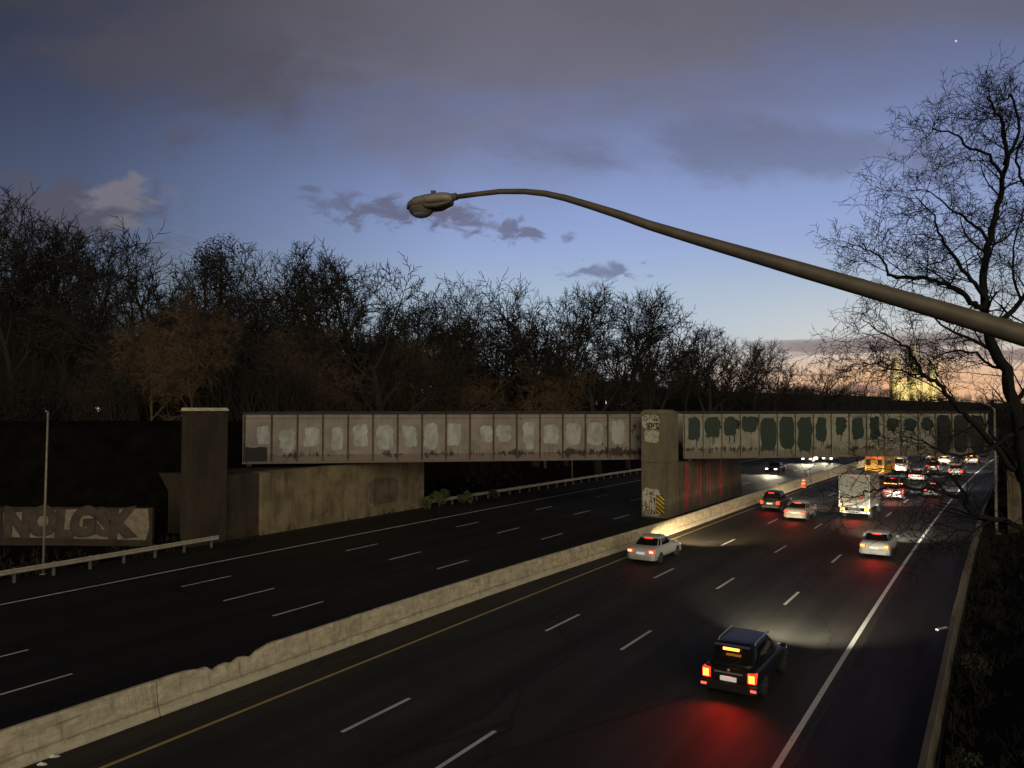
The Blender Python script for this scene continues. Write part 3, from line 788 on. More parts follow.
    for sx in (-1, 1):
        zt = belt-.08 if kind != 'van' else belt+.1
        hh, wl = (.17, .36) if kind == 'sedan' else ((.32, .27) if kind != 'van' else (.5, .12))
        o = MB().box(min(sx*hw*.93, sx*(hw*.93-wl)), max(sx*hw*.93, sx*(hw*.93-wl)), yr-.035, yr+.25, zt-hh, zt)
        lo_ = o.build('tail_light', M['tail'], root); bevel(lo_, .03)
        if tl is not M['tail']:
            xa = sx*(hw*.93-wl*.14); xb = sx*(hw*.93-wl*.80)
            MB().box(min(xa, xb), max(xa, xb), yr-.05, yr-.036, zt-hh*.86, zt-hh*.14).build('lamp_core', tl, lo_)
        o = MB().box(min(sx*hw*.86, sx*(hw*.86-.34)), max(sx*hw*.86, sx*(hw*.86-.34)), yf-.25, yf+.02, hood-.33, hood-.20)
        bevel(o.build('headlight', head_ or M['head'] if flip else M['plate_lit'] if head_ is None else head_, root), .03)
    by_ = lerp(ys[0], ys[1], .93)-.05; MB().box(-.26, .26, by_-.03, by_+.05, zr-.14, zr-.075).build('brake_light', M['brake'] if tl is M['brake'] and kind != 'sedan' else M['tail'], root)
    add_wheels(root, W, L*.30, -L*.29, .33 if kind == 'sedan' else .36)
    return root
def beam(root, energy, col=(1,.93,.8), y=2.2, z=.7, ang=21, pitch=-4.8, size=.1, spread=.6):
    for sx in (-1, 1):
        l = bpy.data.lights.new('beam', 'SPOT'); l.energy = energy; l.color = col; l.spot_size = R(ang); l.spot_blend = 1; l.shadow_soft_size = size
        o = bpy.data.objects.new('beam', l); COL.objects.link(o); o.parent = root; o.location = (sx*spread, y, z)
        o.rotation_euler = (R(90+pitch), 0, 0); o.scale = (4, 1, 1)
def redglow(root, energy, y, z=.85, col=(1,.03,.02), ang=130, pitch=-18):
    l = bpy.data.lights.new('glow', 'SPOT'); l.energy = energy; l.color = col; l.spot_size = R(ang); l.spot_blend = .9; l.shadow_soft_size = .3
    o = bpy.data.objects.new('glow', l); COL.objects.link(o); o.parent = root; o.location = (0, y, z); o.rotation_euler = (R(90+pitch), 0, pi)

G = 'cars driving away'
c1 = make_car('parked_car', 'suv', 4.5, 1.86, 1.66, M['darkcar'], 'large black hatchback with glaring amber brake lights, closest to the camera', s=6.6, d=-2.4, tail=M['brake'], group=G)
for sx in (-1, 1): MB().box(sx*.8-.09, sx*.8+.09, -2.36, -2.33, .40, .47).build('bumper_reflector', M['refl'], c1)
c2 = make_car('car', 'sedan', 4.7, 1.85, 1.48, M['white'], 'white car beside the concrete barrier with its headlights on the yellow line', s=25.3, d=-13.35, tail=M['tail_y'], group=G)
c3 = make_car('car', 'sedan', 4.5, 1.8, 1.45, M['white'], 'white sedan with amber rear lights, next to the solid white edge line', s=34.7, d=-1.75, tail=M['brake'], group=G)
c4_ = make_car('car', 'suv', 4.6, 1.85, 1.7, M['darkcar'], 'dark sport utility car beside the barrier, just past the pier', s=53.6, d=-13.1, group=G)
c5 = make_car('car', 'sedan', 4.6, 1.82, 1.45, M['silver'], 'silver sedan one lane right of the dark car past the pier', s=48.6, d=-9.75, group=G)
c6 = make_car('van', 'van', 5.2, 2.0, 2.3, M['maroon'], 'tall dark van with a red light bar, right in front of the white box truck', s=69.5, d=-4.9, group=G)
MB().box(-.85,.85,-2.64,-2.57,1.62,1.72).build('brake_light', M['brake'], c6)
c7 = make_car('car', 'sedan', 4.6, 1.82, 1.46, M['darkcar'], 'dark sedan with red tail lights on the edge lane under the girder', s=74, d=-1.9, group=G)
c8 = make_car('car', 'suv', 4.6, 1.85, 1.7, M['silver'], 'pale sport utility car under the girder, nearest the far end of the white edge line', s=103, d=-1.9, group=G)
far = [('sedan','darkcar',112,-5.6,'dark sedan far off under the girder, behind a pale utility car'),('suv','grey',131,-2.0,'small grey utility car far off at the right end of the queue'),('suv','white',126,-5.5,'tiny white utility car far off in the queue under the girder'),
       ('van','white',106,-9.2,'pale van far off with a bright light bar, right of the yellow bus'),('sedan','maroon',140,-9.3,'tiny dark red sedan far off in the middle of the queue'),('sedan','silver',93,-5.5,'silver sedan far off in front of the dark van')]
FAR = []
for kind, mm, s, d, lb in far:
    q = make_car('van' if kind == 'van' else 'car', kind, 4.6, 1.85, 2.2 if kind == 'van' else 1.5, M[mm], lb, s=s, d=d, tail=M['brake'] if kind != 'sedan' else None, group=G); FAR.append(q)
o1 = make_car('car', 'sedan', 4.6, 1.85, 1.5, M['darkcar'], 'oncoming dark car with two dazzling headlights, just left of the barrier past the pier', s=95, d=-24.4, flip=True, head_=M['head_w'], group='oncoming cars')
o2 = make_car('car', 'suv', 4.6, 1.85, 1.65, M['grey'], 'oncoming grey car with white headlights, far left of the pair', s=119, d=-25.4, flip=True, group='oncoming cars')
o3 = make_car('car', 'sedan', 4.6, 1.85, 1.5, M['silver'], 'oncoming silver car with white headlights, far right of the pair', s=124, d=-23.2, flip=True, group='oncoming cars')
c1.name = 'car'
for sx in (-1, 1):
    MB().tube([(sx*.60,-1.35,1.60),(sx*.61,-1.2,1.67),(sx*.62,.2,1.68),(sx*.62,.35,1.62)], .022, 6, True).build('roof_rail', M['chrome'], c1, True)
bevel(MB().box(-.58,.58,-1.98,-1.72,1.585,1.625).build('spoiler', M['darkcar'], c1), .012)
MB().tube([(.02,-2.20,1.12),(.34,-2.06,1.24)], .012, 5, True).build('rear_wiper', M['black'], c1)
MB().box(-.26,.26,-1.99,-1.93,1.50,1.575).build('brake_light', M['brake'], c1)
MB().box(-.45,.45,-2.33,-2.30,.86,.90).build('trim_strip', M['chrome'], c1)
MB().lathe([(.045,-.02),(.05,0),(.03,.01)], 12, Matrix.Translation((0,-2.31,.96)) @ Matrix.Rotation(pi/2,4,'X')).build('badge', M['chrome'], c1)
# box truck
tr = empty('box_truck', P(50.2, -5.75, .008), -head(50), label='tall white box truck with an orange emblem on its rear door, in the middle lane', cat='truck')
bevel(MB().box(-1.22, 1.22, 0, 5.2, .95, 3.75).build('cargo_box', M['truckbox'], tr), .04)
MB().box(-1.1, 1.1, -.025, -.002, 1.08, 3.55).build('rear_door', M['truckbox'], tr)
ds_ = MB()
for k in range(7): ds_.box(-1.08, 1.08, -.034, -.026, 1.1+k*.35, 1.1+k*.35+.33)
ds_.build('door_slats', M['truckbox'], tr)
fr = MB(); fr.box(-1.22,-1.12,-.05,-.003,.95,3.75); fr.box(1.12,1.22,-.05,-.003,.95,3.75); fr.box(-1.119,1.119,-.05,-.003,3.6,3.75); fr.build('door_frame', M['chrome'], tr)
fl = MB(); fl.box(-.45,.45,.1,7.2,.62,.94); fl.build('chassis', M['black'], tr)
bevel(MB().box(-1.2,1.2,-.12,.08,.48,.68).build('bumper', M['white'], tr), .02)
MB().box(-.55,.35,-.135,-.122,.52,.64).build('tow_bar', M['black'], tr)
for sx in (-1,1):
    MB().box(sx*.95-.16,sx*.95+.16,-.05,.05,.98 if False else .72,.93).build('tail_light', M['brake'], tr)
for x in (-.2,0,.2): MB().box(x-.05,x+.05,-.065,-.052,3.64,3.70).build('marker_light', M['tail'], tr)
for sx in (-1,1): MB().box(sx*1.05-.05,sx*1.05+.05,-.065,-.052,3.64,3.70).build('marker_light', M['tail'], tr)
em = MB(); pts = []
for k in range(16):
    a = 2*pi*k/16+.2; r_ = .30 if k % 2 else .17; pts.append((.48+r_*cos(a)*1.05, 1.78+r_*sin(a)*.8))
em.sheet(pts, .004, Matrix.Translation((0,-.035,0))); fixnormals(em.build('emblem', M['orange'], tr))
cabm = MB(); cabm.loft([[Vector((x,y,z)) for x in (-1.05,1.05) for y,z in ((0,0),)] for _ in ()] or [[Vector((-1.08,5.35,.6)),Vector((1.08,5.35,.6)),Vector((1.08,5.35,2.6)),Vector((-1.08,5.35,2.6))],[Vector((-1.08,6.5,.6)),Vector((1.08,6.5,.6)),Vector((1.0,6.5,2.55)),Vector((-1.0,6.5,2.55))],[Vector((-1.05,7.2,.6)),Vector((1.05,7.2,.6)),Vector((1.0,7.2,1.5)),Vector((-1.0,7.2,1.5))]])
bevel(fixnormals(cabm.build('cab', M['white'], tr)), .06)
for sx in (-1,1):
    MB().box(sx*1.3-.1,sx*1.3+.1,6.4,6.5,1.6,2.0).build('mirror', M['black'], tr)
    MB().box(sx*1.06-.02,sx*1.06+.02,5.7,6.35,1.6,2.3).build('side_window', M['car_glass'], tr)
    MB().box(sx*.8-.15,sx*.8+.15,7.2,7.23,.8,1.0).build('headlight', M['plate_lit'], tr)
add_wheels(tr, 2.3, 6.2, 1.4, .45, .3)
# yellow bus
bs = empty('school_bus', P(92, -10.6, .008), -head(92), label='yellow bus far off under the girder, ahead of the white box truck', cat='bus')
bevel(MB().box(-1.22,1.22,0,9.5,.5,3.0).build('body', M['bus'], bs), .12, 3)
MB().box(-1.0,1.0,-.02,-.002,1.75,2.5).build('rear_window', M['car_glass'], bs)
MB().box(-.42,.42,-.03,-.021,.8,2.45).build('rear_door', M['bus'], bs)
bevel(MB().box(-1.24,1.24,-.2,.05,.45,.72).build('bumper', M['black'], bs), .02)
for sx in (-1,1):
    MB().box(sx*1.0-.13,sx*1.0+.13,-.06,-.003,1.25,1.5).build('tail_light', M['brake'], bs)
    MB().box(sx*1.0-.13,sx*1.0+.13,-.06,-.003,.85,1.05).build('tail_light', M['tail_y'], bs)
for x in (-.85,-.5,-.16,.16,.5,.85): MB().box(x-.12,x+.12,-.06,-.003,2.68,2.82).build('warning_light', M['tail'], bs)
for sx in (-1,1):
    for k in range(7): MB().box(sx*1.222-.012,sx*1.222+.012,.8+k*1.15,1.7+k*1.15,1.75,2.45).build('side_window', M['car_glass'], bs)
add_wheels(bs, 2.3, 7.6, 2.2, .48, .3)
# orange drum lying by the barrier
dr = empty('traffic_drum', P(74.5, -15.5, .01), -head(74), label='orange traffic drum standing by the barrier past the dark utility car', cat='traffic drum')
MB().lathe([(.36,0),(.36,.06),(.30,.08),(.29,.4),(.26,.42),(.25,.75),(.22,.77),(.2,1.02),(.08,1.06)], 16).build('drum', M['orange'], dr, True)
MB().lathe([(.283,.45),(.270,.58)], 16).build('reflective_band', M['white_plate'], dr, True)
MB().lathe([(.256,.80),(.232,.93)], 16).build('reflective_band', M['white_plate'], dr, True)

beam(c1, 8500, (1,.93,.70), y=2.4, ang=24); beam(c2, 10500, (1,.74,.42), y=2.5); beam(c3, 11000, (1,.95,.8), y=2.4)
for c in (c4_, c5): beam(c, 5000, (1,.76,.48), y=2.4)
beam(tr, 9000, y=7.35, z=.9); beam(c6, 9000, y=2.7); beam(c7, 12000, y=2.4); beam(c8, 12000, y=2.4); beam(bs, 12000, (1,.80,.5), y=9.7, z=.9)
for c in FAR: beam(c, 5000, (1,.82,.58), y=2.4)
for c in (o1, o2, o3): beam(c, 2200, (1,.88,.62), y=2.4)
redglow(c1, 290, -2.4, .95, ang=120, pitch=-32); redglow(c3, 120, -2.4, .9, ang=120, pitch=-32); redglow(c2, 12, -2.5); redglow(c5, 80, -2.5); redglow(c4_, 70, -2.5); redglow(tr, 160, -.4, ang=150); redglow(c6, 70, -2.8); redglow(c7, 50, -2.5); redglow(bs, 60, -.5)

# litter beside the barrier
for (x, y, a, lb) in ((42,760,.07,'crumpled white litter lying at the foot of the barrier, lower left'),(52,752,.09,'small torn scrap of white litter at the foot of the barrier'),(880,596,.0,'')):
    if not lb: continue
    q = ray(x, y, 7239/(y-408)); q.z = .02; mb = MB(); pts = []
    r = random.Random(x); rings = []
    for k in range(4):
        rings.append([Vector((q.x+a*2.2*(1-.25*k)*cos(t)*r.uniform(.7,1.2), q.y+a*1.3*(1-.25*k)*sin(t)*r.uniform(.7,1.2), .01+k*.016*r.uniform(.3,1.6))) for t in [2*pi*j/8 for j in range(8)]])
    tag(mb.loft(rings).build('litter', M['white_plate']), lb, 'litter')
q = ray(942, 627, 33); 
tag(MB().box(-.35,.35,-.07,.07,0,.05, Matrix.Translation((q.x, q.y, .005)) @ Matrix.Rotation(.5,4,'Z')).build('wood_scrap', M['white_plate']), 'pale wood scrap lying on the dark right shoulder', 'debris')

# ------------------------------------------------------------------ trees
def grow(out, p, d, L, r, lv, maxlv, rg, P_):
    n = max(2, P_['seg'][lv]); pts = [p.copy()]; rad = [r]; dirs = [d.copy()]
    dd = d.copy(); step = L/n; rt = r*P_['taper'][lv]
    for i in range(n):
        dd = dd+Vector((rg.gauss(0,1), rg.gauss(0,1), rg.gauss(0,1)))*P_['wob'][lv]+Vector((0,0,P_['up'][lv]))
        dd.normalize(); p = p+dd*step; pts.append(p.copy()); rad.append(lerp(r, rt, (i+1)/n)); dirs.append(dd.copy())
    out.append((lv, pts, rad))
    if lv >= maxlv: return
    k = P_['kids'][lv]; k = max(1, int(round(k*rg.uniform(.75,1.25)))); a0 = P_['start'][lv]; az = rg.uniform(0,6.28)
    for j in range(k):
        t = lerp(a0, 1., (j+rg.uniform(.2,.9))/k); t = min(t, .995); i = int(t*n); fr = t*n-i
        q = pts[i].lerp(pts[i+1], fr); dr_ = dirs[i+1]; az += 2.4+rg.uniform(-.5,.5)
        o_ = dr_.orthogonal().normalized(); o2_ = dr_.cross(o_); ang = R(rg.uniform(*P_['ang'][lv]))
        nd = dr_*cos(ang)+(o_*cos(az)+o2_*sin(az))*sin(ang)
        rr_ = lerp(r, rt, t)*P_['rk'][lv]*rg.uniform(.75,1.05)
        LL = L*P_['lk'][lv]*rg.uniform(.7,1.2)*(1.15-.45*t if lv == 0 else 1)
        grow(out, q, nd, LL, max(rr_, P_['rmin']), lv+1, maxlv, rg, P_)
def polys_to_mb(polys, lv0, lv1):
    m = MB()
    for lv, pts, rad in polys:
        if lv0 <= lv <= lv1:
            m.tube(pts, rad, 7 if rad[0] > .1 else (5 if rad[0] > .035 else 3))
    return m
BASE = dict(seg=(8,7,6,5,3,2), taper=(.35,.32,.36,.4,.45,.5), wob=(.06,.12,.14,.14,.12,.12), up=(.05,.06,.05,.035,.02,.01), kids=(9,7,7,6), start=(.28,.3,.25,.2,.1),
            ang=((22,48),(25,55),(25,60),(25,60),(25,65)), rk=(.66,.66,.64,.62,.7), lk=(.52,.56,.52,.5,.6), rmin=.03)
protos = {}
def proto(key, seed, H, r, mats=('bark','twig'), maxlv=4, **kw):
    tl_ = kw.pop('trunk', .82); p = dict(BASE); p.update(kw); out = []; rg = random.Random(seed)
    grow(out, Vector((0,0,-.3)), Vector((rg.uniform(-.08,.08), rg.uniform(-.08,.08), 1)).normalized(), H*tl_, r, 0, maxlv, rg, p)
    top = max(q.z for _, pts, _ in out for q in pts)
    root = empty('bare_tree')
    polys_to_mb(out, 0, 1).build('trunk', M[mats[0]], root)
    polys_to_mb(out, 2, 9).build('crown', M[mats[1]], root)
    protos[key] = (root, top)
proto('oak', 1, 20, .40, kids=(9,7,7,6), ang=((25,60),(30,58),(28,58),(25,60)), start=(.3,.28,.2,.1), lk=(.78,.5,.46,.4), trunk=.5)
proto('tall', 2, 22, .32, kids=(10,7,7,6), ang=((16,38),(25,50),(28,55),(25,60)), start=(.36,.28,.2,.1), lk=(.55,.5,.46,.42), trunk=.66)
proto('fork', 3, 21, .37, kids=(7,8,7,6), ang=((18,44),(25,52),(28,55),(25,60)), start=(.4,.28,.2,.1), lk=(.95,.45,.44,.4), trunk=.42)
proto('slim', 4, 21, .25, kids=(11,6,7,6), ang=((18,40),(25,50),(28,55),(25,60)), start=(.4,.28,.2,.1), lk=(.42,.52,.48,.44), trunk=.72)
proto('spread', 5, 18, .40, kids=(8,8,7,6), ang=((32,64),(28,58),(28,55),(25,60)), start=(.35,.28,.2,.1), lk=(.95,.46,.44,.4), trunk=.42)
proto('tan', 6, 14, .2, mats=('twig_tan','twig_tan'), kids=(14,9,8,7), start=(.06,.1,.1,.1), ang=((25,65),(25,60),(25,60),(25,60)), up=(.03,.01,-.02,-.05,-.06,-.06), wob=(.08,.12,.14,.16,.16,.16), lk=(.6,.5,.5,.5), rmin=.02)
def leaves(mb, cen, rad, n, sz, rg, hollow=.0):
    for _ in range(n):
        while True:
            v = Vector((rg.uniform(-1,1), rg.uniform(-1,1), rg.uniform(-1,1)))
            if v.length <= 1: break
        c = cen+Vector((v.x*rad[0], v.y*rad[1], v.z*rad[2])); a = Vector((rg.gauss(0,1), rg.gauss(0,1), rg.gauss(0,1))).normalized(); b = a.orthogonal().normalized()
        s_ = sz*rg.uniform(.6,1.4); b2 = a.cross(b)
        mb.add([c-b*s_, c+b2*s_*.5, c+b*s_, c-b2*s_*.5], [(0,1,2,3)])
def evergreen_proto():
    rg = random.Random(11); root = empty('evergreen_tree')
    MB().tube([(0,0,-.3),(.1,0,6),(.2,.1,13)], [.25,.17,.05], 7).build('trunk', M['bark'], root)
    mb = MB()
    for k in range(46):
        z = rg.uniform(2.2, 13.6); rr = 3.1*(1-((z-6.5)/9)**2)*rg.uniform(.3,1.0); a = rg.uniform(0,6.28)
        leaves(mb, Vector((rr*cos(a), rr*sin(a), z)), (1.0,1.0,1.25), 330, .075, rg)
    mb.build('crown', M['leaf_dark'], root); protos['ever'] = (root, 14.3)
evergreen_proto()
used = set()
def plant(key, loc, height, rz, label, group, cat='tree', name=None):
    root, top = protos[key]
    if key in used: o = copy_tree(root)
    else: o = root; used.add(key)
    o.location = loc; k = height/top; o.scale = (k*rng.uniform(.9,1.1), k*rng.uniform(.9,1.1), k); o.rotation_euler = (0,0,rz)
    tag(o, label, cat, group)
    if name: o.name = name
    return o
def gz_at(x, y):
    # invert P: find (s,d) near
    s = (x-6.7)*.531+(y-20.1)*.847
    for _ in range(6):
        p = P(max(-290, min(s, 1290)), 0); t = head(s); s += (x-p.x)*sin(t)+(y-p.y)*cos(t)
    p = P(s, 0); t = head(s); d = (x-p.x)*cos(t)-(y-p.y)*sin(t)
    z = hgt(s, d)
    # rail embankment
    tt = (x-B0.x)*.985+(y-B0.y)*.172; ww = -(x-B0.x)*.172+(y-B0.y)*.985
    if (tt < -3+.945*ww or tt > 68+.945*ww) and -6 < ww < 19:
        z = max(z, min(8.3, (ww+6)*1.5 if ww < 0 else (19-ww)*.7))
    return z
def at(px_, Y): x = (px_-512)*Y/F; return Vector((x, Y, gz_at(x, Y)))
sky_trees = [
 # px, depth, top y, kind, label
 (8,78,193,'tall','tall slim bare tree at the far left edge of the skyline'),
 (32,84,205,'slim','narrow bare tree right beside the far left skyline tree'),
 (62,82,203,'tall','bare tree with upswept limbs under the pale cloud, third from the far left'),
 (92,90,222,'slim','slim bare tree under the cloud tip, hemmed by taller neighbours'),
 (135,72,226,'oak','open bare tree with a straight trunk rising behind the tan thicket'),
 (170,95,245,'fork','bare tree fading into the dark ivy covered crown beside the tan thicket'),
 (258,88,245,'fork','bare forked tree between the dark evergreen and the tall broad tree'),
 (283,80,240,'tall','upright bare tree above the left end of the girders'),
 (322,84,232,'oak','tall broad bare tree, highest of the skyline left of the lamp head'),
 (352,92,240,'slim','slim bare tree tucked behind the tall broad one'),
 (385,82,246,'spread','wide bare tree with a long limb reaching right, under the lamp head'),
 (430,95,268,'fork','small forked bare tree in the dip right of the wide tree'),
 (465,100,284,'tall','twiggy bare tree in the skyline dip under the small cloud'),
 (492,108,282,'fork','paired bare tree above the middle of the pink girders'),
 (535,104,272,'oak','round headed bare tree right of the skyline dip'),
 (566,108,276,'tall','bare tree with crowded upright limbs above the pink girders'),
 (598,104,284,'spread','crooked bare tree whose trunk leans right, below the feathery cloud'),
 (628,116,282,'tall','bare tree with a fan of thin limbs, left of the pier'),
 (655,118,284,'fork','fan shaped pale bare tree standing above the pier'),
 (684,135,318,'slim','short bare tree just right of the fan shaped one'),
 (706,140,320,'oak','low round bare tree above the right girder\'s first panels'),
 (730,150,324,'fork','twiggy bare tree right of the low round tree'),
 (752,158,332,'tall','small bare tree near the end of the wood'),
 (774,165,342,'spread','last low bare tree where the wood drops to the sunset'),
 (826,230,352,'oak','lone small bare tree against the orange horizon'),
]
for i, (x, Y, ty, k, lb) in enumerate(sky_trees):
    p = at(x, Y); top = ray(x, ty, Y).z
    plant(k, p, max(6, top-p.z), rng.uniform(0,6.28), lb, 'bare trees along the skyline')
rt = random.Random(21)
for i in range(80):
    x = rt.uniform(-40, 800); Y = rt.uniform(95, 150)+max(0, x-450)*.22
    p = at(x, Y)
    skyline = 235 if x < 420 else lerp(280, 330, min(1, max(0, (x-480)/300)))
    top = ray(x, skyline+(rt.uniform(65, 125) if x < 420 else rt.uniform(32, 85)), Y).z
    h_ = top-p.z
    if h_ < 5: continue
    plant(rt.choice(['tall','slim','fork','oak','spread']), p, h_, rt.uniform(0,6.28), 'bare tree deep in the tangled wood behind the skyline trees', 'trees deep in the wood')
for (x, Y, ty, lb) in ((222,86,238,'dense dark evergreen rising beside the tan thicket'),(205,90,252,'dark rounded evergreen half behind the taller evergreen'),(310,100,330,'low dark evergreen under the tall broad bare tree')):
    p = at(x, Y); plant('ever', p, ray(x, ty, Y).z-p.z, rt.uniform(0,6), lb, 'evergreens in the wood')
for (x, Y, ty, lb) in ((192,66,284,'large tan twiggy thicket catching light left of the girders'),(152,69,306,'lower tan thicket leaning against the large one'),(312,80,300,'tan vine hung thicket above the left girder panels'),(398,92,318,'tan brushy tree above the pink girders, below the lamp head'),(448,98,330,'rusty brown thicket above the middle pink panels'),(545,104,345,'brown brush above the girders left of the pier'),(110,75,335,'low brown brush by the small lit lamp')):
    p = at(x, Y); plant('tan', p, ray(x, ty, Y).z-p.z, rt.uniform(0,6), lb, 'tan thickets', 'thicket', None)

# undergrowth: one mass nobody could count
ug = MB(); ru = random.Random(31)
def brush(mb, p, h_, n, rg, wd=.02, lean=.5):
    for _ in range(n):
        a = rg.uniform(0,6.28); l = rg.uniform(.05, lean); d = Vector((cos(a)*l, sin(a)*l, 1)).normalized(); q = p+Vector((rg.gauss(0,h_*.14), rg.gauss(0,h_*.14), 0)); L = h_*rg.uniform(.5,1)
        pts = [q]
        for k in range(3):
            d = (d+Vector((rg.gauss(0,.22), rg.gauss(0,.22), rg.gauss(0,.12)-.05))).normalized(); q = q+d*L/3; pts.append(q)
        mb.tube(pts, [wd, wd*.8, wd*.6, wd*.3], 3)
        for k in range(3):
            b = pts[rg.randint(1,2)].lerp(pts[3], rg.random()*.6); e = b+Vector((rg.gauss(0,.12), rg.gauss(0,.12), rg.gauss(.1,.08)))*h_
            mb.tube([b, b.lerp(e,.5)+Vector((rg.gauss(0,.03), rg.gauss(0,.03), .02))*h_, e], [wd*.6, wd*.5, wd*.25], 3)
for i in range(760):
    x = ru.uniform(-60, 830); Y = ru.uniform(66, 105)+max(0, x-420)*.25+ru.random()**2*45
    p = at(x, Y)
    s_, d_ = 0, 0
    if p.z < 1.5 and x > 230: 
        p = at(x, Y+18)
        if p.z < 1.5: continue
    brush(ug, p, ru.uniform(6, 11.5), 34, ru, .034)
tag(ug.build('undergrowth', M['brush_dark']), 'dense brown undergrowth filling the wood behind the bridge', 'undergrowth', kind='stuff')
lv_ = MB()
for i in range(260):
    x = ru.uniform(-40, 800); Y = ru.uniform(66, 100)+max(0, x-420)*.25; p = at(x, Y)
    if p.z < 1.5: continue
    leaves(lv_, p+Vector((0,0,ru.uniform(.5,4.5))), (2.2,2.2,1.6), 120, .16, ru)
tag(lv_.build('undergrowth', M['leaf_dark']), 'dark evergreen scrub filling the floor of the wood', 'undergrowth', kind='stuff')
# far wood on the horizon
fw = MB(); rf = random.Random(41)
for i in range(420):
    s = rf.uniform(190, 900); d = rf.choice([rf.uniform(-140,-44), rf.uniform(-300,-60), rf.uniform(7, 120)])
    if d > 0 and s < 230: continue
    p = on_ground(s, d); brush(fw, p, rf.uniform(7, 13), 18, rf, .09, .35)
for i in range(330):
    x = rf.uniform(150, 830); best = max((( (gz_at((x-512)*Y/F, Y)-CH)/Y, Y) for Y in range(80, 330, 10)))
    Y = best[1]+rf.uniform(-22, 14); p = at(x, Y); brush(fw, p, rf.uniform(3.5, 8.5), 22, rf, .05, .5)
tag(fw.build('far_wood', M['brush_dark']), 'far dark wood along the horizon beyond the bridge', 'wood', kind='stuff')
# trees and scrub right of the road
for (x, Y, h_, k, lb) in ((1012,92,9,'spread','dark bare tree on the embankment right of the bridge'),(985,125,9,'oak','bare tree behind the right end of the bridge'),(960,150,10,'fork','bare tree beyond the bridge below the lit church'),(1030,60,10,'tall','dark bare tree at the right edge above the shoulder')):
    p = at(x, Y); plant(k, p, h_, rt.uniform(0,6), lb, 'bare trees right of the road')

# shrubs
def shrub(name, p, rad, n, sz, mat, label, cat='shrub', seed=1):
    rg = random.Random(seed); root = empty(name, p, label=label, cat=cat)
    st = MB(); brush(st, Vector((0,0,0)), rad[2]*1.7, 14, rg, .012, .7); st.build('stems', M['bark'], root)
    mb = MB()
    for k in range(9):
        a = rg.uniform(0,6.28); r_ = rg.uniform(.2,.8)
        leaves(mb, Vector((rad[0]*r_*cos(a), rad[1]*r_*sin(a), rad[2]*rg.uniform(.5,1.5))), (rad[0]*.42, rad[1]*.42, rad[2]*.42), n//9, sz, rg)
    mb.build('leaves', mat, root); return root
for i, (x, y, Y, rx, rz_, lb) in enumerate(((441,494,73,1.1,1.15,'leafy green shrub at the end of the abutment wall, largest of three'),(464,490,76,.8,.7,'small green shrub right of the largest green shrub'),(427,496,71.5,.5,.7,'green shrub squeezed against the abutment wall'),(492,490,80,.6,.6,'dim shrub standing alone behind the far guardrail'))):
    q = ray(x, y, Y); sh = shrub('green_shrub', Vector((q.x, Y, max(0, gz_at(q.x, Y))-.05)), (rx,rx*.8,rz_), 900, .085, M['leaf_green'] if i < 3 else M['leaf_dull'], lb, seed=60+i)
for i, (s, d, r_, lb) in enumerate(((2.6,4.15,.55,'dull weedy bush spilling over the low right wall, nearer one'),(10.8,4.2,.6,'dull weedy bush spilling over the low right wall, farther one'),(-2,-40.4,.4,'weeds under the left guardrail'))):
    shrub('weedy_bush', P(s, d, 0), (r_,r_,r_*.75), 420, .06, M['leaf_dull'], lb, seed=80+i)

gr = MB(); rgk = random.Random(91)
for i in range(1500):
    if i % 3: s_, d_ = rgk.uniform(-14, 62), 3.7+rgk.random()**1.6*9
    else: s_, d_ = rgk.uniform(-14, 60), -40.6-rgk.random()**1.5*8
    p = on_ground(s_, d_); p.z -= .08; brush(gr, p, rgk.uniform(.25, .9), 5, rgk, .014, .9)
tag(gr.build('weeds', simple('dry_weeds', (.030,.026,.014), .95, var=.6, scale=.7)), 'dim dry weeds and dead grass along both dark verges', 'weeds', kind='stuff')

# the big bare tree at the right, in front of the sunset
rg = random.Random(77); out = []
TW = dict(BASE); TW.update(seg=(6,6,5,4,3,3), kids=(6,5,5,4,3), wob=(.07,.11,.13,.14,.16,.17), up=(.03,.03,.02,.02,.01,0), rmin=.0065, lk=(.5,.55,.55,.55,.6), rk=(.55,.6,.62,.65,.7), start=(.2,.12,.1,.1,.1), ang=((25,60),(25,65),(25,65),(25,70),(25,70)))
def limb(pix, r0, r1, lv=1, kids=10, klen=.9, lv_to=4, up=0.):
    pts = [ray(x, y, z) for x, y, z in pix]
    # smooth
    q = []
    for i in range(len(pts)-1):
        a = pts[max(i-1,0)]; b = pts[i]; c = pts[i+1]; e = pts[min(i+2, len(pts)-1)]
        for k in range(4):
            t = k/4; q.append(.5*((2*b)+(c-a)*t+(2*a-5*b+4*c-e)*t*t+(3*b-a-3*c+e)*t**3)+Vector((rg.gauss(0,.025),rg.gauss(0,.025),rg.gauss(0,.025))))
    q.append(pts[-1]); n = len(q)
    rad = [lerp(r0, r1, i/(n-1))*.8 for i in range(n)]; kids = int(kids*1.35)
    out.append((lv, q, rad))
    L = sum((q[i+1]-q[i]).length for i in range(n-1)); az = rg.uniform(0,6.28)
    for j in range(kids):
        t = lerp(.12, .99, (j+rg.random())/kids); i = min(n-2, int(t*(n-1))); d = (q[i+1]-q[i]).normalized(); az += 2.4+rg.uniform(-.6,.6)
        o_ = d.orthogonal().normalized(); o2_ = d.cross(o_); ang = R(rg.uniform(30,70))
        nd = (d*cos(ang)+(o_*cos(az)+o2_*sin(az))*sin(ang)+Vector((0,0,up))).normalized()
        grow(out, q[i], nd, klen*rg.uniform(.6,1.3), max(rad[i]*.42, .010), 2, lv_to, rg, TW)
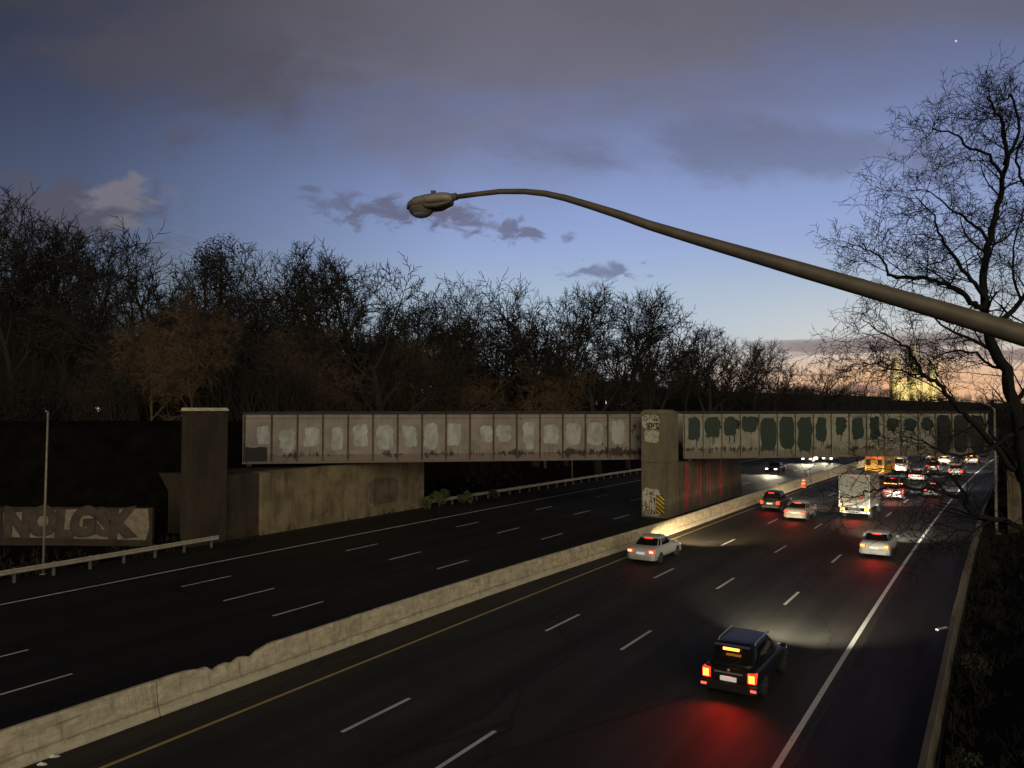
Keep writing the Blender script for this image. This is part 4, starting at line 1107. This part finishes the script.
limb([(1062,770,20),(1046,640,20),(1030,520,20),(1017,420,20),(1005,370,20),(990,338,20),(983,312,20)], .25, .14, 0, 5, 2.2, 4)
limb([(983,312,20),(984,275,20.2),(988,247,20.4),(995,215,20.6),(1004,182,20.5),(1006,150,20.3),(1001,120,20.2),(994,110,20),(988,96,19.8)], .13, .03, 1, 16, 1.1, 5)
limb([(1003,178,20.5),(988,156,20.3),(970,147,20),(953,134,19.7),(935,130,19.5),(925,140,19.3)], .06, .012, 1, 11, 1.0, 5)
limb([(1004,165,20.4),(1018,130,20.8),(1012,95,21),(1006,100,21),(1000,88,21)], .06, .015, 1, 11, .75, 5)
limb([(984,309,20),(973,304,19.8),(960,292,19.6),(940,282,19.3),(920,277,19),(900,277,18.8),(888,274,18.6),(885,262,18.5),(870,251,18.3),(850,244,18)], .10, .014, 1, 15, 1.2, 5)
limb([(986,300,20),(975,284,19.6),(960,266,19.3),(948,248,19),(940,232,18.8),(932,212,18.6),(915,196,18.4)], .08, .015, 1, 13, 1.15, 5)
limb([(989,240,20.4),(972,222,20.8),(955,212,21),(935,196,21.3),(915,188,21.5)], .06, .012, 1, 10, 1.0, 5)
limb([(990,338,20),(1005,318,20.4),(1022,300,20.8),(1045,270,21),(1050,220,21.3)], .11, .05, 1, 9, 1.8, 5)
limb([(1022,300,20.8),(1012,270,21.5),(1016,240,21.8),(1025,205,22)], .05, .02, 1, 9, 1.3, 5)
limb([(1040,280,21),(1030,200,20),(1018,170,19.6),(1022,140,19.2),(1030,115,19)], .06, .02, 1, 9, .8, 5)
limb([(1012,470,20),(990,440,19.7),(964,414,19.4),(952,402,19.2),(938,385,19),(924,376,18.8),(914,358,18.6),(906,346,18.4),(892,338,18.2),(878,330,18),(862,318,17.8)], .10, .012, 1, 15, 1.2, 5)
limb([(924,376,18.8),(912,373,18.9),(892,368,19.1),(872,363,19.3),(852,358,19.5)], .04, .01, 1, 8, .8, 5)
limb([(1008,372,20),(990,364,20.3),(972,352,20.6),(950,352,20.8),(930,356,21),(905,345,21.2)], .06, .012, 1, 10, 1.0, 5)
limb([(1030,530,20),(1012,524,19.6),(990,518,19.2),(971,512,18.9),(960,498,18.7),(940,491,18.4),(915,489,18.1),(892,487,17.8),(877,489,17.6),(862,494,17.4),(838,501,17.2)], .10, .012, 1, 15, 1.1, 4, -.15)
limb([(971,512,18.9),(955,478,18.9),(935,474,19),(910,473,19.2),(882,468,19.4),(860,474,19.6)], .05, .01, 1, 10, .9, 4, -.1)
limb([(1018,430,20),(995,446,19.5),(970,455,19),(945,452,18.6),(922,440,18.3),(900,436,18)], .07, .012, 1, 11, 1.1, 4)
limb([(990,518,19.2),(975,530,18.6),(958,530,18.2),(940,545,17.8),(920,548,17.5)], .04, .01, 1, 11, .9, 4, -.3)
nt_ = empty('bare_tree', label='large black bare tree with crooked limbs hanging over the traffic at the right', cat='tree')
polys_to_mb(out, 0, 1).build('trunk', M['bark_black'], nt_, True)
polys_to_mb(out, 2, 9).build('crown', M['bark_black'], nt_)

# ------------------------------------------------------------------ far building, houses, small lamps
ch = empty('church', (ray(914, 400, 900).x, 900, 4), -.3, label='floodlit pale church with slender spires on the horizon, behind the big tree', cat='church')
MB().box(-18,18,-8,8,0,36).build('wall', M['marble'], ch)
for (x, y, h_, r_) in ((-20,-9.2,70,4.6),(0,-10.2,80,5.2),(20,-9.2,66,4.6),(-20,9.2,66,4.6),(0,10.2,72,5.2),(20,9.2,62,4.6)):
    MB().lathe([(r_*1.1,0),(r_,h_*.66),(r_*.72,h_*.68),(r_*.66,h_*.8),(r_*.12,h_*.99)], 8, Matrix.Translation((x,y,0))).build('spire', M['marble'], ch)
for k in (-11, -7, 7, 11):
    MB().box(k-1, k+1, -9.0, -8.003, 4, 34).build('buttress', M['marble'], ch)
for (x, y, z, e) in ((-30,-60,15,95000),(25,-60,15,95000)):
    l = bpy.data.lights.new('floodlight', 'SPOT'); l.energy = e; l.color = (1,.74,.20); l.spot_size = R(85); l.spot_blend = .6; l.shadow_soft_size = 1
    o = bpy.data.objects.new('floodlight', l); COL.objects.link(o); o.parent = ch; o.location = (x,y,z)
    o.rotation_euler = (Vector((0,0,48))-Vector((x,y,z))).to_track_quat('-Z','Y').to_euler()
for i, (x, y, Y, lb, wins) in enumerate(((157,381,120,'dark house with a lit window behind the tan thicket',((-1.2,1.2),(2.2,1.2))),(408,388,125,'dark house with several lit windows behind the wide bare tree',((-4.2,1.0),(-2.6,1.2),(-1.2,1.2),(.6,2.0),(2.4,1.0),(4,1.6))),(612,400,150,'low dark house with small lit windows left of the pier',((-3,1.0),(-1,1.0),(2.2,1.0),(3.4,1.4),(-4.2,1.3))))):
    q = ray(x, y, Y); zb = q.z-1.9
    hh = empty('house', (q.x, Y, zb), rng.uniform(-.15,.15), label=lb, cat='house')
    MB().box(-5,5,0,7,-4,3.2).build('wall', M['house'], hh)
    rf_ = MB(); rf_.loft([[Vector((-5.4,-.5,3.2)),Vector((-5.4,7.5,3.2)),Vector((-5.4,3.5,5.6))],[Vector((5.4,-.5,3.2)),Vector((5.4,7.5,3.2)),Vector((5.4,3.5,5.6))]]); fixnormals(rf_.build('roof', M['roofing'], hh))
    for (wx, wz) in wins: MB().box(wx-.28,wx+.28,-.04,-.003,wz,wz+.65).build('window', M['window_lit'], hh)
for (x, y, Y, lb) in ((98,409,78,'small lit post lamp at the foot of the brown brush'),(66,399,90,'small lit post lamp left of the brown brush'),(285,372,110,'faint lit post lamp deep in the wood above the left girder')):
    q = ray(x, y, Y); zg = gz_at(q.x, Y)
    if q.z-zg < 1: zg = q.z-2.6
    pr_ = empty('post_lamp', (q.x, Y, zg), label=lb, cat='lamp')
    MB().tube([(0,0,0),(0,0,q.z-zg-.2)], .05, 6, True).build('pole', M['galv_dull'], pr_)
    MB().lathe([(.05,q.z-zg-.25),(.2,q.z-zg-.1),(.22,q.z-zg+.1),(.08,q.z-zg+.28)], 10).build('lamp_globe', M['lampglow'], pr_, True)

# ------------------------------------------------------------------ sky
wd = bpy.data.worlds.new('World'); S.world = wd; wd.use_nodes = True
nt = NT(wd.node_tree)
for n_ in list(nt.n): nt.n.remove(n_)
D = nt.new('ShaderNodeTexCoord').outputs['Generated']
dx, dy, dz = nt.sep(D)
el = nt.m('MULTIPLY', nt.m('ARCSINE', dz), 180/pi); az = nt.m('MULTIPLY', nt.m('ARCTAN2', dx, dy), 180/pi)
yy = nt.m('MAXIMUM', dy, .05); u = nt.m('DIVIDE', dx, yy); v = nt.m('DIVIDE', dz, yy)
uv = nt.vec(u, v, 0)
e01 = nt.m('DIVIDE', el, 90, clamp=True)
st = [(0,(182,186,188)),(3,(178,188,196)),(6,(174,192,210)),(8.5,(167,187,210)),(11.7,(150,170,213)),(14,(141,161,208)),(17,(129,146,191)),(21,(111,124,165)),(25,(98,108,143)),(30,(78,85,115)),(42,(26,29,44)),(90,(10,11,17))]
base_c = nt.ramp(e01, [(e/90, sr(*c)) for e, c in st])
fa = nt.ramp(nt.m('DIVIDE', nt.m('ADD', az, 180), 360), [((a+180)/360, (f,f,f,1)) for a, f in ((-180,.08),(-100,.10),(-60,.22),(-36,.22),(-29,.29),(-16,.60),(-4,.93),(8,1.0),(24,.98),(40,.8),(70,.4),(110,.12),(180,.08))])  # sky out of view, overhead and behind, darkened to dim the ground
col = nt.mix(1, base_c, fa, 'MULTIPLY')
# afterglow low on the right
ga = nt.m('EXPONENT', nt.m('MULTIPLY', nt.m('POWER', nt.m('DIVIDE', nt.m('SUBTRACT', az, 27), 13), 2), -1))
g1 = nt.m('MULTIPLY', ga, nt.step(el, 5.2, 1.6)); g2 = nt.m('MULTIPLY', ga, nt.step(el, 10, 3.5))
col = nt.mix(nt.m('MULTIPLY', g2, .75), col, sr(208,212,207)); col = nt.mix(nt.m('MULTIPLY', g1, .9), col, sr(228,176,128))
# high cloud deck
big = nt.noise(nt.scale(uv, 1, 2.2, 1), 2.6, 6, .55, .4); med = nt.noise(nt.scale(uv, 1, 1.8, 1), 6, 6, .6, .3)
deck = nt.m('ADD', el, nt.m('MULTIPLY', nt.m('SUBTRACT', big, .5), 26))
deck = nt.m('ADD', deck, nt.m('MULTIPLY', nt.step(u, -.18, -.42), nt.m('MULTIPLY', nt.m('SUBTRACT', med, .5), 10)))
deck = nt.m('SUBTRACT', deck, nt.m('MULTIPLY', nt.step(u, .25, .55), 6)); deck = nt.m('SUBTRACT', deck, nt.m('MULTIPLY', nt.step(u, -.25, -.5), 4.5)); mk = nt.step(deck, 14.5, 25.5); mk = nt.m('MULTIPLY', mk, .85)
fcl = nt.ramp(nt.m('DIVIDE', nt.m('ADD', az, 180), 360), [((a+180)/360, (f,f,f,1)) for a, f in ((-180,.1),(-60,.2),(-34,.34),(-24,.5),(-10,.88),(0,1),(30,.9),(60,.5),(180,.1))])
hi = nt.step(el, 16, 29)
clc = nt.mix(hi, sr(120,120,142), sr(106,102,110)); clc = nt.mix(nt.m('MULTIPLY', nt.step(med, .4, .7), .22), clc, sr(88,84,94))
clc = nt.mix(nt.step(el, 30, 45), clc, sr(18,18,24))  # unseen cloud overhead darkened too, to cut light from above
clc = nt.mix(1, clc, fcl, 'MULTIPLY'); col = nt.mix(mk, col, clc)
def cloud(cx, cy, rx, ry, c, op, th=.5, nsc=22, soft=.38):
    global col
    U, V = (cx-512)/F, (HZ-cy)/F
    q = nt.m('ADD', nt.m('POWER', nt.m('DIVIDE', nt.m('SUBTRACT', u, U), rx/F), 2), nt.m('POWER', nt.m('DIVIDE', nt.m('SUBTRACT', v, V), ry/F), 2))
    body = nt.m('SUBTRACT', 1, nt.m('SQRT', q))
    nn = nt.noise(nt.scale(uv, 1, 1.7, 1), nsc, 7, .62, .5)
    k = nt.m('ADD', body, nt.m('MULTIPLY', nt.m('SUBTRACT', nn, .5), 3.6))
    f = nt.m('MULTIPLY', nt.step(k, th-soft, th+soft), op)
    f = nt.m('MULTIPLY', f, nt.step(dy, .3, .5)); f = nt.m('MULTIPLY', f, nt.step(q, 2.2, 1.0))
    col = nt.mix(f, col, sr(*c))
cloud(50, 215, 135, 44, (84,82,96), .85, .3, 10, .3); cloud(118, 200, 50, 26, (118,114,124), .85, .3, 13, .3)
cloud(178, 137, 44, 22, (84,82,94), .5, .55, 22, .6); cloud(190, 60, 190, 60, (78,74,84), .6, .3, 6, .6)
cloud(385, 211, 66, 22, (100,103,130), .95, .45, 26); cloud(455, 217, 50, 17, (104,106,132), .95, .4, 26); cloud(340, 200, 50, 14, (96,102,132), .7, .55, 24)
cloud(514, 230, 36, 15, (108,112,142), .95, .42, 30); cloud(571, 237, 9, 7, (114,120,152), .8, .3, 40); cloud(607, 271, 50, 15, (112,122,152), .9, .48, 30); cloud(310, 187, 14, 5, (90,98,128), .6, .3, 30)
cloud(800, 150, 320, 34, (96,98,120), .5, .35, 5, .5)
# streaks over the sunset
sk = nt.noise(nt.scale(uv, 1, 13, 1), 5, 6, .6, .15)
band = nt.m('MULTIPLY', nt.m('MULTIPLY', nt.step(el, .4, 1.2), nt.step(el, 5.4, 4.4)), nt.step(az, 15, 21))
bias = nt.m('MULTIPLY', nt.step(nt.m('ABSOLUTE', nt.m('SUBTRACT', el, 4.35)), .7, .1), .22)
f = nt.m('MULTIPLY', nt.step(nt.m('ADD', sk, bias), .50, .62), band)
col = nt.mix(nt.m('MULTIPLY', f, .8), col, sr(104,98,108))
# one bright planet
pr0 = ray(956, 41, 1); stx, sty = pr0.x, pr0.z-CH
q = nt.m('ADD', nt.m('POWER', nt.m('SUBTRACT', u, stx), 2), nt.m('POWER', nt.m('SUBTRACT', v, sty), 2))
pl_ = nt.m('MULTIPLY', nt.step(nt.m('SQRT', q), .0018, .0006), nt.step(dy, .3, .4))
col = nt.mix(pl_, col, (.85,.9,1,1))
# below the horizon
col = nt.mix(nt.step(el, -.3, -1.5), col, (.004,.004,.004,1))
sky = nt.new('ShaderNodeTexSky'); sky.sky_type = 'NISHITA'; sky.sun_disc = False; sky.sun_elevation = R(1); sky.sun_rotation = R(27)
add = nt.mix(.004, col, sky.outputs[0], 'ADD')
bg = nt.new('ShaderNodeBackground'); nt.put(bg.inputs[0], add); bg.inputs[1].default_value = 1.0
ow = nt.new('ShaderNodeOutputWorld'); nt.l.new(bg.outputs[0], ow.inputs[0])
wd.cycles.sampling_method = 'MANUAL'; wd.cycles.sample_map_resolution = 512

street_glow = bpy.data.lights.new('street_glow', 'SUN'); street_glow.energy = 1.75; street_glow.angle = R(50); street_glow.color = (1,.86,.62)  # added lamp behind the view, stands for unseen street lighting after sunset
so = bpy.data.objects.new('street_glow', street_glow); COL.objects.link(so)
tl = Vector((.14, -.97, .20)).normalized()
so.rotation_euler = tl.to_track_quat('Z', 'Y').to_euler()

# ------------------------------------------------------------------ camera, render
cam = bpy.data.cameras.new('camera'); cam.sensor_width = 36; cam.lens = 36*F/1024; cam.clip_end = 6000; cam.clip_start = .1
co = bpy.data.objects.new('camera', cam); COL.objects.link(co); co.location = (0,0,CH); co.rotation_euler = (pi/2+PITCH, 0, 0)
S.camera = co
vs = S.view_settings; vs.view_transform = 'Standard'; vs.look = 'None'; vs.exposure = 0; vs.gamma = 1; vs.use_curve_mapping = False
cy = S.cycles; cy.use_denoising = True; cy.max_bounces = 4; cy.diffuse_bounces = 2; cy.glossy_bounces = 2; cy.transmission_bounces = 3; cy.sample_clamp_indirect = 2; cy.use_light_tree = True
try: cy.denoiser = 'OPENIMAGEDENOISE'; cy.denoising_input_passes = 'RGB_ALBEDO_NORMAL'
except Exception: pass
